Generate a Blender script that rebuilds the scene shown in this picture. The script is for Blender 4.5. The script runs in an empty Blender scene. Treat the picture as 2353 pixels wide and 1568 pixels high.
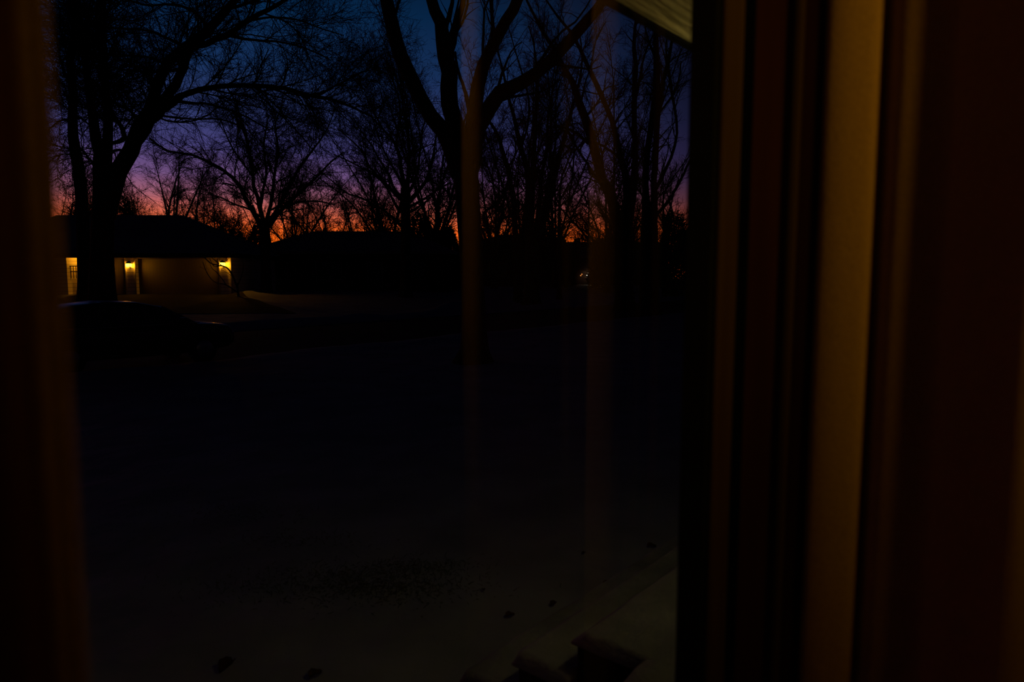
import bpy, bmesh, math, random
import numpy as np
from mathutils import Vector, Matrix, noise

R = math.radians
sc = bpy.context.scene
col = sc.collection
rng = np.random.default_rng(11)
random.seed(5)

# ------------------------------------------------------------------ camera frame
W_, H_ = 2353.0, 1568.0
F = 1590.0                     # focal length in photo pixels
HC = 2.10                      # camera height over the yard
PITCH = R(5.71)
CP, SP = math.cos(PITCH), math.sin(PITCH)
WA = R(50)                     # direction of the house wall (world angle of its +s axis)
WX, WY = math.cos(WA), math.sin(WA)


def P(x, y, D):
    """point seen at photo pixel x,y that stands D metres ahead"""
    a = (x - W_ / 2) / F
    b = -(y - H_ / 2) / F
    vy = CP + b * SP
    vz = b * CP - SP
    k = D / vy
    return Vector((a * k, D, HC + vz * k))


def proj(p):
    """(M,3) world -> pixel x,y"""
    q = np.asarray(p, float).reshape(-1, 3)
    dz = q[:, 2] - HC
    fwd = np.maximum(q[:, 1] * CP - dz * SP, 0.05)
    up = q[:, 1] * SP + dz * CP
    return W_ / 2 + F * q[:, 0] / fwd, H_ / 2 - F * up / fwd


def S(s, n, z=0.0):
    """house coordinates (along wall, outward, up) -> world"""
    return Vector((s * WX - n * WY, s * WY + n * WX, z))


# ------------------------------------------------------------------ materials
def mat(name, color, rough=0.8, metal=0.0, spec=0.5, noise_scale=None, color2=None, bump=0.0, bump_scale=None,
        coat=0.0, emit=None, emit_s=0.0, stretch=None, detail=5.0):
    m = bpy.data.materials.new(name)
    m.use_nodes = True
    nt = m.node_tree
    b = nt.nodes['Principled BSDF']
    b.inputs['Base Color'].default_value = (*color, 1)
    b.inputs['Roughness'].default_value = rough
    b.inputs['Metallic'].default_value = metal
    b.inputs['Specular IOR Level'].default_value = spec
    b.inputs['Coat Weight'].default_value = coat
    if emit:
        b.inputs['Emission Color'].default_value = (*emit, 1)
        b.inputs['Emission Strength'].default_value = emit_s
    if noise_scale or bump:
        tc = nt.nodes.new('ShaderNodeTexCoord')
        mp = nt.nodes.new('ShaderNodeMapping')
        nt.links.new(tc.outputs['Object'], mp.inputs['Vector'])
        if stretch:
            mp.inputs['Scale'].default_value = stretch
    if noise_scale:
        nz = nt.nodes.new('ShaderNodeTexNoise')
        nz.inputs['Scale'].default_value = noise_scale
        nz.inputs['Detail'].default_value = detail
        nt.links.new(mp.outputs['Vector'], nz.inputs['Vector'])
        cr = nt.nodes.new('ShaderNodeValToRGB')
        cr.color_ramp.elements[0].position = 0.35
        cr.color_ramp.elements[1].position = 0.65
        cr.color_ramp.elements[0].color = (*color, 1)
        cr.color_ramp.elements[1].color = (*(color2 or color), 1)
        nt.links.new(nz.outputs['Fac'], cr.inputs['Fac'])
        nt.links.new(cr.outputs['Color'], b.inputs['Base Color'])
    if bump:
        nb = nt.nodes.new('ShaderNodeTexNoise')
        nb.inputs['Scale'].default_value = bump_scale or 10
        nb.inputs['Detail'].default_value = 6
        nt.links.new(mp.outputs['Vector'], nb.inputs['Vector'])
        bp = nt.nodes.new('ShaderNodeBump')
        bp.inputs['Strength'].default_value = bump
        bp.inputs['Distance'].default_value = 0.05
        nt.links.new(nb.outputs['Fac'], bp.inputs['Height'])
        nt.links.new(bp.outputs['Normal'], b.inputs['Normal'])
    return m


def wave_mat(name, color, color2, axis, scale, rough=0.7, lo=0.0, hi=0.12):
    """flat colour with thin dark grooves (siding laps, panel joints)"""
    m = mat(name, color, rough)
    nt = m.node_tree
    b = nt.nodes['Principled BSDF']
    tc = nt.nodes.new('ShaderNodeTexCoord')
    sx = nt.nodes.new('ShaderNodeSeparateXYZ')
    nt.links.new(tc.outputs['Object'], sx.inputs[0])
    mu = nt.nodes.new('ShaderNodeMath'); mu.operation = 'MULTIPLY'; mu.inputs[1].default_value = scale
    nt.links.new(sx.outputs[axis], mu.inputs[0])
    fr = nt.nodes.new('ShaderNodeMath'); fr.operation = 'FRACT'
    nt.links.new(mu.outputs[0], fr.inputs[0])
    cr = nt.nodes.new('ShaderNodeValToRGB')
    cr.color_ramp.elements[0].position = lo; cr.color_ramp.elements[0].color = (*color2, 1)
    cr.color_ramp.elements[1].position = hi; cr.color_ramp.elements[1].color = (*color, 1)
    nt.links.new(fr.outputs[0], cr.inputs[0])
    nt.links.new(cr.outputs[0], b.inputs['Base Color'])
    return m


M = {}
M['bark'] = mat('bark', (0.045, 0.034, 0.026), 0.95, spec=0.1, noise_scale=3.0, color2=(0.02, 0.015, 0.012), bump=0.8, bump_scale=9, stretch=(1, 1, .25))
M['twig'] = mat('twig_bark', (0.03, 0.022, 0.018), 0.95, spec=0.05)
M['needle'] = mat('needles', (0.012, 0.022, 0.012), 0.9, spec=0.1)
M['snow'] = mat('snow', (0.36, 0.37, 0.39), 0.85, spec=0.15, noise_scale=1.3, color2=(0.26, 0.265, 0.28), bump=0.9, bump_scale=2.2)
M['asphalt'] = mat('asphalt', (0.02, 0.02, 0.021), 0.9, spec=0.12, noise_scale=2.5, color2=(0.045, 0.045, 0.05), bump=0.3, bump_scale=40)
M['drive'] = mat('darkened_asphalt', (0.010, 0.009, 0.009), 0.95, spec=0.05, noise_scale=2.0, color2=(0.018, 0.017, 0.017), bump=0.3, bump_scale=30)  # driveway asphalt, blackened to hold down the lantern light on it
M['roofsnow'] = mat('roof_snow', (0.24, 0.25, 0.28), 0.9, spec=0.1, noise_scale=0.7, color2=(0.17, 0.18, 0.2), bump=0.4, bump_scale=1.5)
M['siding'] = wave_mat('lap_siding', (0.78, 0.70, 0.52), (0.06, 0.05, 0.04), 2, 4.3, hi=0.16)
M['brick'] = mat('dark_brick', (0.06, 0.035, 0.028), 0.9, spec=0.1, noise_scale=12, color2=(0.04, 0.025, 0.02))
M['garagedoor'] = wave_mat('board_door', (0.060, 0.046, 0.034), (0.018, 0.013, 0.010), 0, 4.6, hi=0.07)
M['trimdark'] = mat('dark_trim', (0.05, 0.04, 0.03), 0.8, spec=0.1, noise_scale=6, color2=(0.035, 0.028, 0.02))
M['trimpale'] = mat('pale_trim', (0.32, 0.28, 0.22), 0.7, spec=0.2, noise_scale=8, color2=(0.26, 0.23, 0.18))
M['fascia'] = mat('fascia_paint', (0.008, 0.007, 0.006), 0.9, spec=0.03, noise_scale=6, color2=(0.005, 0.004, 0.004))
M['lampmetal'] = mat('lamp_metal', (0.01, 0.01, 0.01), 0.5, metal=0.6)
M['lampglow'] = mat('lamp_glow', (1, .8, .5), 0.5, emit=(1.0, 0.37, 0.014), emit_s=125.0)
M['pinglow'] = mat('pin_glow', (1, .9, .7), 0.5, emit=(1.0, 0.80, 0.55), emit_s=12.0)
M['orangeglow'] = mat('orange_glow', (1, .5, .2), 0.5, emit=(1.0, 0.30, 0.06), emit_s=1.2)
M['redglow'] = mat('red_glow', (.6, .02, .02), 0.5, emit=(1.0, 0.02, 0.01), emit_s=0.08)
M['darkglass'] = mat('dark_window_glass', (0.01, 0.01, 0.012), 0.12, spec=0.5)
M['warmglass'] = mat('lit_wall_plaster', (0.55, 0.48, 0.36), 0.8, spec=0.1, noise_scale=5, color2=(.48, .42, .3))
M['carpaint'] = mat('black_car_paint', (0.005, 0.005, 0.006), 0.38, spec=0.35, coat=0.2)
M['rubber'] = mat('tyre_rubber', (0.01, 0.01, 0.01), 0.9, spec=0.1, noise_scale=20, color2=(.015, .015, .015))
M['chrome'] = mat('chrome', (0.22, 0.22, 0.23), 0.35, metal=1.0)
M['carlens'] = mat('car_lamp_lens', (0.3, 0.3, 0.32), 0.1, spec=0.8, coat=1.0)
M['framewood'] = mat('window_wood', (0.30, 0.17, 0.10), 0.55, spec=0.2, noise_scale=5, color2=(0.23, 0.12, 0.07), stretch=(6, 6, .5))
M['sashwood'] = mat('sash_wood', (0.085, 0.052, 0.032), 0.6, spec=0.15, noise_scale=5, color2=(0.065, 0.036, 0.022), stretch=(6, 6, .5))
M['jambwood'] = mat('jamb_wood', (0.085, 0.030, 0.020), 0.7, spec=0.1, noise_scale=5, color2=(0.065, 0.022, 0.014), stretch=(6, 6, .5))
M['shadestrip'] = mat('shade_strip_brown', (0.040, 0.013, 0.009), 0.8, spec=0.05, noise_scale=5, color2=(0.030, 0.010, 0.007), stretch=(6, 6, .5))
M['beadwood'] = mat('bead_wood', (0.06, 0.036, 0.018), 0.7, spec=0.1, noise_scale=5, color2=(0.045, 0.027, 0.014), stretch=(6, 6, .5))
M['sashdark'] = mat('sash_black', (0.006, 0.006, 0.006), 0.7, spec=0.1, noise_scale=9, color2=(.009, .009, .008))
M['gasket'] = mat('rubber_gasket', (0.004, 0.004, 0.004), 0.9, spec=0.03)
M['wall'] = mat('interior_plaster', (0.40, 0.30, 0.20), 0.9, spec=0.1, noise_scale=3, color2=(0.36, 0.27, 0.18), bump=0.1, bump_scale=60)
M['floorwood'] = mat('floor_wood', (0.12, 0.06, 0.03), 0.5, noise_scale=3, color2=(0.07, 0.035, 0.018), stretch=(1, 8, 1))
M['curtain'] = mat('curtain_cloth', (0.50, 0.33, 0.19), 0.95, spec=0.05, noise_scale=220, color2=(0.42, 0.27, 0.15), bump=0.25, bump_scale=260)
M['soffit'] = mat('soffit_board', (0.80, 0.66, 0.30), 0.8, spec=0.1, noise_scale=5, color2=(0.50, 0.41, 0.17), stretch=(.55, 4.5, 1), bump=0.5, bump_scale=6, detail=3.0)
M['concrete'] = mat('step_timber', (0.012, 0.010, 0.009), 0.95, spec=0.02, noise_scale=8, color2=(0.02, 0.016, 0.013), bump=0.4, bump_scale=20)
M['stepsnow'] = mat('step_snow', (0.34, 0.345, 0.33), 0.85, spec=0.1, noise_scale=3.0, color2=(0.22, 0.223, 0.215), bump=0.9, bump_scale=7)
M['grass'] = mat('winter_grass', (0.12, 0.14, 0.05), 0.9, spec=0.1, noise_scale=8, color2=(0.16, 0.13, 0.06))
M['leaf'] = mat('dead_leaf', (0.10, 0.045, 0.02), 0.9, spec=0.1, noise_scale=30, color2=(.06, .03, .015))


def glass_mat():
    m = bpy.data.materials.new('window_glass'); m.use_nodes = True
    nt = m.node_tree; nt.nodes.clear()
    o = nt.nodes.new('ShaderNodeOutputMaterial'); g = nt.nodes.new('ShaderNodeBsdfGlass')
    g.inputs['Color'].default_value = (0.97, 0.985, 0.975, 1); g.inputs['Roughness'].default_value = 0.0; g.inputs['IOR'].default_value = 1.5
    nt.links.new(g.outputs[0], o.inputs[0])
    return m


M['glass'] = glass_mat()


# ------------------------------------------------------------------ object helpers
def tag(o, label=None, cat=None, group=None, kind=None):
    if label: o['label'] = label
    if cat: o['category'] = cat
    if group: o['group'] = group
    if kind: o['kind'] = kind
    return o


def empty(name, loc, rz=0.0):
    o = bpy.data.objects.new(name, None)
    o.empty_display_size = 0.2
    col.objects.link(o); o.location = loc; o.rotation_euler = (0, 0, rz)
    return o


def mesh_obj(name, me, m, parent=None, smooth=False):
    me.materials.append(m)
    o = bpy.data.objects.new(name, me)
    col.objects.link(o)
    if parent: o.parent = parent
    if smooth:
        me.polygons.foreach_set('use_smooth', [True] * len(me.polygons))
    return o


class MB:
    def __init__(s): s.bm = bmesh.new()

    def box(s, x0, x1, y0, y1, z0, z1, bev=0.0):
        v = [s.bm.verts.new(c) for c in ((x0, y0, z0), (x1, y0, z0), (x1, y1, z0), (x0, y1, z0), (x0, y0, z1), (x1, y0, z1), (x1, y1, z1), (x0, y1, z1))]
        fs = [s.bm.faces.new([v[i] for i in q]) for q in ((3, 2, 1, 0), (4, 5, 6, 7), (0, 1, 5, 4), (1, 2, 6, 5), (2, 3, 7, 6), (3, 0, 4, 7))]
        if bev:
            es = list({e for f in fs for e in f.edges})
            bmesh.ops.bevel(s.bm, geom=es, offset=bev, segments=2, affect='EDGES', profile=0.5)
        return s

    def poly(s, pts, faces):
        v = [s.bm.verts.new(p) for p in pts]
        for f in faces: s.bm.faces.new([v[i] for i in f])
        return s

    def prism(s, prof, axis, a, b):
        """extrude a 2D outline along an axis"""
        def pt(u, w, t):
            return {0: (t, u, w), 1: (u, t, w), 2: (u, w, t)}[axis]
        n = len(prof)
        A = [s.bm.verts.new(pt(u, w, a)) for u, w in prof]
        B = [s.bm.verts.new(pt(u, w, b)) for u, w in prof]
        s.bm.faces.new(A); s.bm.faces.new(B[::-1])
        for i in range(n):
            s.bm.faces.new([A[i], B[i], B[(i + 1) % n], A[(i + 1) % n]])
        return s

    def lathe(s, prof, c, axis=2, seg=20):
        rings = []
        for r, h in prof:
            ring = []
            for k in range(seg):
                a = 2 * math.pi * k / seg
                u, w = r * math.cos(a), r * math.sin(a)
                q = {2: (u, w, h), 1: (u, h, w), 0: (h, u, w)}[axis]
                ring.append(s.bm.verts.new((c[0] + q[0], c[1] + q[1], c[2] + q[2])))
            rings.append(ring)
        for a, b in zip(rings[:-1], rings[1:]):
            for k in range(seg):
                s.bm.faces.new([a[k], a[(k + 1) % seg], b[(k + 1) % seg], b[k]])
        s.bm.faces.new(rings[0][::-1]); s.bm.faces.new(rings[-1])
        return s

    def build(s, name, m, parent=None, smooth=False):
        bmesh.ops.recalc_face_normals(s.bm, faces=s.bm.faces)
        me = bpy.data.meshes.new(name); s.bm.to_mesh(me); s.bm.free()
        return mesh_obj(name, me, m, parent, smooth)


def tubes_mesh(name, sets):
    """sets: list of (pts (M,K,3), rad (M,K), sides) -> one mesh of tapered tubes"""
    V, Q, T = [], [], []
    base = 0
    for pts, rad, sides in sets:
        if len(pts) == 0: continue
        pts = np.asarray(pts, float); rad = np.asarray(rad, float)
        Mn, K, _ = pts.shape
        tan = np.zeros_like(pts)
        tan[:, 1:-1] = pts[:, 2:] - pts[:, :-2]
        tan[:, 0] = pts[:, 1] - pts[:, 0]; tan[:, -1] = pts[:, -1] - pts[:, -2]
        tan /= np.maximum(np.linalg.norm(tan, axis=2, keepdims=True), 1e-9)
        ref = np.zeros((Mn, 1, 3)); ref[:, :, 0] = 0.36; ref[:, :, 1] = 0.93; ref[:, :, 2] = 0.08
        u = np.cross(tan, np.broadcast_to(ref, tan.shape)); u /= np.maximum(np.linalg.norm(u, axis=2, keepdims=True), 1e-6)
        w = np.cross(tan, u)
        ang = np.arange(sides) * 2 * math.pi / sides
        ring = pts[:, :, None, :] + rad[:, :, None, None] * (np.cos(ang)[None, None, :, None] * u[:, :, None, :] + np.sin(ang)[None, None, :, None] * w[:, :, None, :])
        V.append(ring.reshape(-1, 3))
        idx = base + np.arange(Mn * K * sides).reshape(Mn, K, sides)
        a = idx[:, :-1, :]; b = idx[:, 1:, :]
        q = np.stack([a, np.roll(a, -1, 2), np.roll(b, -1, 2), b], -1).reshape(-1, 4)
        Q.append(q)
        base += Mn * K * sides
    if not V:
        return None
    V = np.concatenate(V); Q = np.concatenate(Q)
    me = bpy.data.meshes.new(name)
    me.vertices.add(len(V)); me.vertices.foreach_set('co', V.astype(np.float32).ravel())
    me.loops.add(len(Q) * 4); me.loops.foreach_set('vertex_index', Q.astype(np.int32).ravel())
    me.polygons.add(len(Q))
    me.polygons.foreach_set('loop_start', np.arange(0, len(Q) * 4, 4, dtype=np.int32))
    me.polygons.foreach_set('use_smooth', np.ones(len(Q), dtype=bool))
    me.update(calc_edges=True)
    return me


# ------------------------------------------------------------------ terrain height
def ground_h(x, y):
    s = x * WX + y * WY
    n = -x * WY + y * WX
    h = 0.0
    a, b = 16.2, 24.2
    if n > b:
        t = min(1, (n - b) / 18.0); h += 0.70 * t * t * (3 - 2 * t)
        # ploughed bank on the far kerb
        h += 0.30 * math.exp(-((n - b - 1.1) / .7) ** 2) * (.6 + .6 * noise.noise(Vector((s * .5, 3.1, 0))))
    if n < a:
        h += 0.10 * math.exp(-((n - a + .7) / .6) ** 2) * (.7 + .6 * noise.noise(Vector((s * .45, 9.1, 0))))
    if a < n < b: h -= 0.12
    else: h += .05 * noise.noise(Vector((x * .35, y * .35, 0))) + .018 * noise.noise(Vector((x * 1.6, y * 1.6, 4)))
    # big ploughed mound and its tail
    for (mx, my, hh, sx, sy) in ((-0.9, 37.2, .95, 1.3, 1.2), (0.9, 37.6, .55, 1.5, 1.1), (2.8, 38.2, .40, 1.3, 1.0), (-2.9, 36.2, .35, 1.6, 1.1), (-15.8, 41.6, .30, .8, .8), (-14.3, 41.6, .22, 1.2, .8)):
        if n > b + .3:
            e = ((x - mx) / sx) ** 2 + ((y - my) / sy) ** 2
            if e < 9: h += hh * math.exp(-e) * (1 + .25 * noise.noise(Vector((x * 1.3, y * 1.3, 1))))
    return h


def ground_px(x, D):
    """photo row where the ground lies under column x, D metres ahead"""
    y = 660.0
    for _ in range(6):
        q = P(x, y, D); y += (q.z - (ground_h(q.x, D) - .06)) * F / D
    return y


# ------------------------------------------------------------------ trees
def catmull(pts, n):
    """smooth resample of (x,y,..) rows to n rows"""
    p = np.asarray(pts, float)
    if len(p) == 2:
        t = np.linspace(0, 1, n)[:, None]
        return p[0] * (1 - t) + p[1] * t
    e = np.vstack([2 * p[0] - p[1], p, 2 * p[-1] - p[-2]])
    seg = np.linalg.norm(p[1:, :3] - p[:-1, :3], axis=1); cum = np.concatenate([[0], np.cumsum(seg)])
    out = []
    for d in np.linspace(0, cum[-1], n):
        i = min(np.searchsorted(cum, d, side='right') - 1, len(seg) - 1)
        t = (d - cum[i]) / max(seg[i], 1e-9)
        a, b, c, q = e[i], e[i + 1], e[i + 2], e[i + 3]
        out.append(0.5 * ((2 * b) + (-a + c) * t + (2 * a - 5 * b + 4 * c - q) * t * t + (-a + 3 * b - 3 * c + q) * t ** 3))
    return np.array(out)


def grow(rg, pts, rad, spacing, L0, ang=(28, 60), t0=0.12, K=5, rmax=0.05, rmin=0.006, up=0.12, wig=0.18, rratio=0.55, taper=0.25, lfall=0.55, cap=None):
    """children of the polylines pts (M,Kp,3): vectorised"""
    Mn, Kp, _ = pts.shape
    seg = np.linalg.norm(pts[:, 1:] - pts[:, :-1], axis=2)
    ln = seg.sum(1)
    cnt = rg.poisson(np.maximum(ln * (1 - t0) / spacing, 0.0))
    if cap is not None and cnt.sum() > cap:
        cnt = rg.binomial(cnt, cap / cnt.sum())
    pi = np.repeat(np.arange(Mn), cnt)
    n = len(pi)
    if n == 0: return np.zeros((0, K, 3)), np.zeros((0, K))
    t = t0 + (1 - t0) * rg.random(n)
    f = t * (Kp - 1); i = np.minimum(f.astype(int), Kp - 2); fr = (f - i)[:, None]
    p0 = pts[pi, i] * (1 - fr) + pts[pi, i + 1] * fr
    T = pts[pi, i + 1] - pts[pi, i]; T /= np.maximum(np.linalg.norm(T, axis=1, keepdims=True), 1e-9)
    r0 = rad[pi, i] * (1 - fr[:, 0]) + rad[pi, i + 1] * fr[:, 0]
    rnd = rg.normal(size=(n, 3)); per = rnd - (rnd * T).sum(1, keepdims=True) * T
    per /= np.maximum(np.linalg.norm(per, axis=1, keepdims=True), 1e-9)
    a = np.radians(rg.uniform(ang[0], ang[1], n))[:, None]
    d = np.cos(a) * T + np.sin(a) * per
    d[:, 2] += up * rg.uniform(-0.3, 1.2, n)
    d /= np.linalg.norm(d, axis=1, keepdims=True)
    L = L0 * (1 - lfall * t) * rg.uniform(0.45, 1.25, n)
    step = (L / (K - 1))[:, None]
    out = np.zeros((n, K, 3)); out[:, 0] = p0
    bend = rg.normal(size=(n, 3)) * wig
    for k in range(1, K):
        d = d + bend * 0.45 + rg.normal(size=(n, 3)) * wig * 0.55
        d[:, 2] += up * 0.5
        d /= np.linalg.norm(d, axis=1, keepdims=True)
        out[:, k] = out[:, k - 1] + d * step
    rs = np.clip(r0 * rratio, rmin, rmax)
    prof = np.linspace(1, taper, K)
    return out, np.maximum(rs[:, None] * prof[None, :], rmin * 0.6)


def visible(pts, rad, m=260):
    x, y = proj(pts[:, 0]); x2, y2 = proj(pts[:, -1])
    k = (np.minimum(y, y2) > -m) | (np.maximum(y, y2) > -m)
    k &= (np.maximum(x, x2) > -m) & (np.minimum(x, x2) < 1900)
    k &= np.maximum(y, y2) > -m
    return pts[k], rad[k]


def traced_tree(name, label, D, trunk, limbs, seed, group=None, spread=0.10, dens=1.0, L1=3.0, twig=1.0, levels=3, gz=0.0, rm=1.0, up=0.08, cat='tree', spac=1.0, tb=.10):
    """trunk / limbs : rows (px x, px y, width px); limbs start on the trunk; each runs to its own depth"""
    rg = np.random.default_rng(seed)
    yg = ground_px(trunk[0][0], D)
    trunk = [(trunk[0][0], yg, trunk[0][2])] + [t for t in trunk[1:] if t[1] < yg - 6]
    b = P(trunk[0][0], trunk[0][1], D)
    root = empty(name, (b.x, b.y, b.z))
    tag(root, label, cat, group)
    inv = np.array([b.x, b.y, b.z])

    def to3(rows, d0, drift):
        out = []
        n = len(rows)
        for i, (x, y, w) in enumerate(rows):
            dd = d0 + drift * (i / max(1, n - 1)) ** 1.2
            q = P(x, y, dd)
            out.append((q.x, q.y, q.z, w * dd / F / 2 * .93))
        return np.array(out)
    sets_p, sets_r = [], []
    tr = catmull(to3(trunk, D, 0.0), 14)
    tr[:, 3] = np.maximum(tr[:, 3], 0.02)
    # root flare
    zz = (tr[:, 2] - tr[0, 2]); tr[:, 3] *= 1 + 0.45 * np.exp(-zz / 0.35)
    me = tubes_mesh('trunk', [((tr[None, :, :3] - inv), tr[None, :, 3], 12)])
    mesh_obj('trunk', me, M['bark'], root)
    K = 14
    for rows in limbs:
        drift = D * spread * rg.uniform(-1, 1) * min(1.0, len(rows) / 4)
        c = catmull(to3(rows, D, drift), K)
        wob = rg.normal(size=(K, 3)) * c[:, 3:4] * 0.16; wob[0] = 0
        c[:, :3] += wob
        c[:, 3] = np.maximum(c[:, 3], 0.008)
        me = tubes_mesh('limb', [((c[None, :, :3] - inv), c[None, :, 3], 9)])
        mesh_obj('limb', me, M['bark'], root)
        sets_p.append(c[:, :3]); sets_r.append(c[:, 3])
    Pp, Rr = np.array(sets_p), np.array(sets_r)
    tw = []
    p1, r1 = grow(rg, Pp, Rr, 0.80 * spac / dens, L1 * 1.25, (20, 55), tb, 9, 0.042 * rm, 0.012 * twig, up, 0.20, 0.42)
    p1, r1 = visible(p1, r1, 420)
    tw.append((p1 - inv, r1, 5))
    p2, r2 = grow(rg, p1, r1, 0.36 * spac / dens, L1 * 0.50, (22, 58), 0.10, 6, 0.022 * rm, 0.008 * twig, up, 0.27, 0.6)
    p2, r2 = visible(p2, r2)
    tw.append((p2 - inv, r2, 3))
    if levels >= 3:
        p3, r3 = grow(rg, p2, r2, 0.24 * spac / dens, L1 * 0.20, (22, 60), 0.1, 4, 0.010 * rm, 0.0055 * twig, up, 0.36, 0.6, cap=42000)
        p3, r3 = visible(p3, r3, 120)
        tw.append((p3 - inv, r3, 3))
    me = tubes_mesh('twigs', tw)
    if me:
        o = mesh_obj('twigs', me, M['twig'], root); o['kind'] = 'stuff'
    return root


def fan_tree(name, label, x, D, ybase, h, seed, stems=5, lean=22, w=0.3, group=None, L1=2.2, dens=1.0, twig=1.0, levels=3, rm=1.0, low=0.25, cat='tree', spac=1.0):
    """untraced background tree: a short trunk that forks into several rising stems"""
    rg = np.random.default_rng(seed)
    ybase = ground_px(x, D)
    b = P(x, ybase, D)
    root = empty(name, (b.x, b.y, b.z)); tag(root, label, cat, group)
    th = h * low
    lx = rg.normal() * 0.05 * th
    tr = np.array([[0, 0, -0.2, w], [lx * .5, 0, th * .5, w * .8], [lx, 0, th, w * .72]])
    tr = catmull(tr, 8); tr[:, 3] *= 1 + 0.4 * np.exp(-np.maximum(tr[:, 2], 0) / .4)
    mesh_obj('trunk', tubes_mesh('trunk', [(tr[None, :, :3], tr[None, :, 3], 9)]), M['bark'], root)
    Ps, Rs = [], []
    for k in range(stems):
        az = 2 * math.pi * (k + rg.random() * .6) / stems
        le = R(lean * rg.uniform(.3, 1.25))
        d = np.array([math.sin(le) * math.cos(az), math.sin(le) * math.sin(az), math.cos(le)])
        t = rg.uniform(.5, 1.0)
        p = tr[int(t * 7), :3].copy(); L = (h - p[2]) * rg.uniform(.75, 1.1); K = 10
        rows = [[*p, w * .5 * rg.uniform(.6, 1)]]
        bd = rg.normal(size=3) * .06
        for i in range(1, K):
            d = d + bd + rg.normal(size=3) * .06; d[2] += .05; d /= np.linalg.norm(d)
            p = p + d * L / (K - 1)
            rows.append([*p, max(.012, rows[0][3] * (1 - .88 * i / (K - 1)))])
        c = np.array(rows)
        mesh_obj('limb', tubes_mesh('limb', [(c[None, :, :3], c[None, :, 3], 7)]), M['bark'], root)
        Ps.append(c[:, :3]); Rs.append(c[:, 3])
    off = np.array([b.x, b.y, b.z])
    Pp, Rr = np.array(Ps) + off, np.array(Rs)
    tw = []
    p1, r1 = grow(rg, Pp, Rr, .60 * spac / dens, L1, (25, 60), .08, 7, .05 * rm, .014 * twig, .12, .2, .45); p1, r1 = visible(p1, r1)
    tw.append((p1 - off, r1, 4))
    p2, r2 = grow(rg, p1, r1, .36 * spac / dens, L1 * .45, (25, 60), .1, 5, .022 * rm, .010 * twig, .1, .27, .6); p2, r2 = visible(p2, r2)
    tw.append((p2 - off, r2, 3))
    if levels >= 3:
        p3, r3 = grow(rg, p2, r2, .30 * spac / dens, L1 * .2, (25, 60), .1, 4, .012 * rm, .007 * twig, .1, .35, .6, cap=16000); p3, r3 = visible(p3, r3)
        tw.append((p3 - off, r3, 3))
    me = tubes_mesh('twigs', tw)
    if me: mesh_obj('twigs', me, M['twig'], root)['kind'] = 'stuff'
    return root


def evergreen(name, label, x, D, ybase, h, wd, seed, group=None, n=9000, cone=0.5, cat='tree', leaf=0.09):
    """dense needle shrub: stem, and foliage of many small sprays on radiating shoots"""
    rg = np.random.default_rng(seed)
    ybase = ground_px(x, D)
    b = P(x, ybase, D)
    root = empty(name, (b.x, b.y, b.z)); tag(root, label, cat, group)
    tr = np.array([[0, 0, -.15, .09], [0, 0, h * .5, .06], [0, 0, h * .92, .02]]); tr = catmull(tr, 8)
    mesh_obj('stem', tubes_mesh('stem', [(tr[None, :, :3], tr[None, :, 3], 7)]), M['bark'], root)
    lob = rg.normal(size=(14, 3)); lob /= np.linalg.norm(lob, axis=1, keepdims=True); amp = rg.uniform(-.28, .32, 14)
    zf = rg.beta(1.25, 1.5, n); az = rg.uniform(0, 2 * math.pi, n)
    env = np.where(zf < .25, .75 + zf, 1.0) * (1 - zf) ** cone
    dirs = np.stack([np.cos(az), np.sin(az), zf * 2 - 1], 1)
    k = 1 + (np.maximum(0, dirs @ lob.T) ** 4 * amp).sum(1)
    rr = wd / 2 * env * k * rg.uniform(.25, 1, n) ** .45
    c = np.stack([rr * np.cos(az), rr * np.sin(az), zf * h * (1 + rg.normal(size=n) * .03) + .05], 1)
    d = np.stack([np.cos(az), np.sin(az), rg.uniform(0, 1.3, n)], 1) + rg.normal(size=(n, 3)) * .4
    d /= np.linalg.norm(d, axis=1, keepdims=True)
    L = leaf * rg.uniform(1, 3.2, n)[:, None]
    pts = np.stack([c - d * L * .6, c, c + d * L], 1)
    rad = np.stack([np.full(n, .012), leaf * rg.uniform(.25, .5, n), np.full(n, .004)], 1)
    o = mesh_obj('foliage', tubes_mesh('foliage', [(pts, rad, 3)]), M['needle'], root); o['kind'] = 'stuff'
    return root


# ================================================================== GROUND
def grid_ground():
    # graded grid in house coordinates: fine near the house
    ss = list(np.concatenate([np.arange(-30, -4, 2.0), np.arange(-4, 12, .22), np.arange(12, 60, .45), np.arange(60, 132, 3.0)]))
    ns = list(np.concatenate([np.arange(0.62, 8, .2), np.arange(8, 16.0, .4), [16.0, 16.2, 16.3, 16.5], np.arange(17, 24, 1.0), [24.1, 24.2, 24.4], np.arange(24.7, 30, .3), np.arange(30, 50, .8), np.arange(50, 132, 4)]))
    bm = bmesh.new()
    g = []
    for s in ss:
        row = []
        for n in ns:
            p = S(s, n); row.append(bm.verts.new((p.x, p.y, ground_h(p.x, p.y))))
        g.append(row)
    return bm, g, ss, ns


bm, g, ss, ns = grid_ground()
for i in range(len(ss) - 1):
    for j in range(len(ns) - 1):
        bm.faces.new([g[i][j], g[i + 1][j], g[i + 1][j + 1], g[i][j + 1]])
me = bpy.data.meshes.new('snow_yard'); bm.to_mesh(me); bm.free()
o = mesh_obj('snow_yard', me, M['snow'], smooth=True); tag(o, kind='structure')

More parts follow.
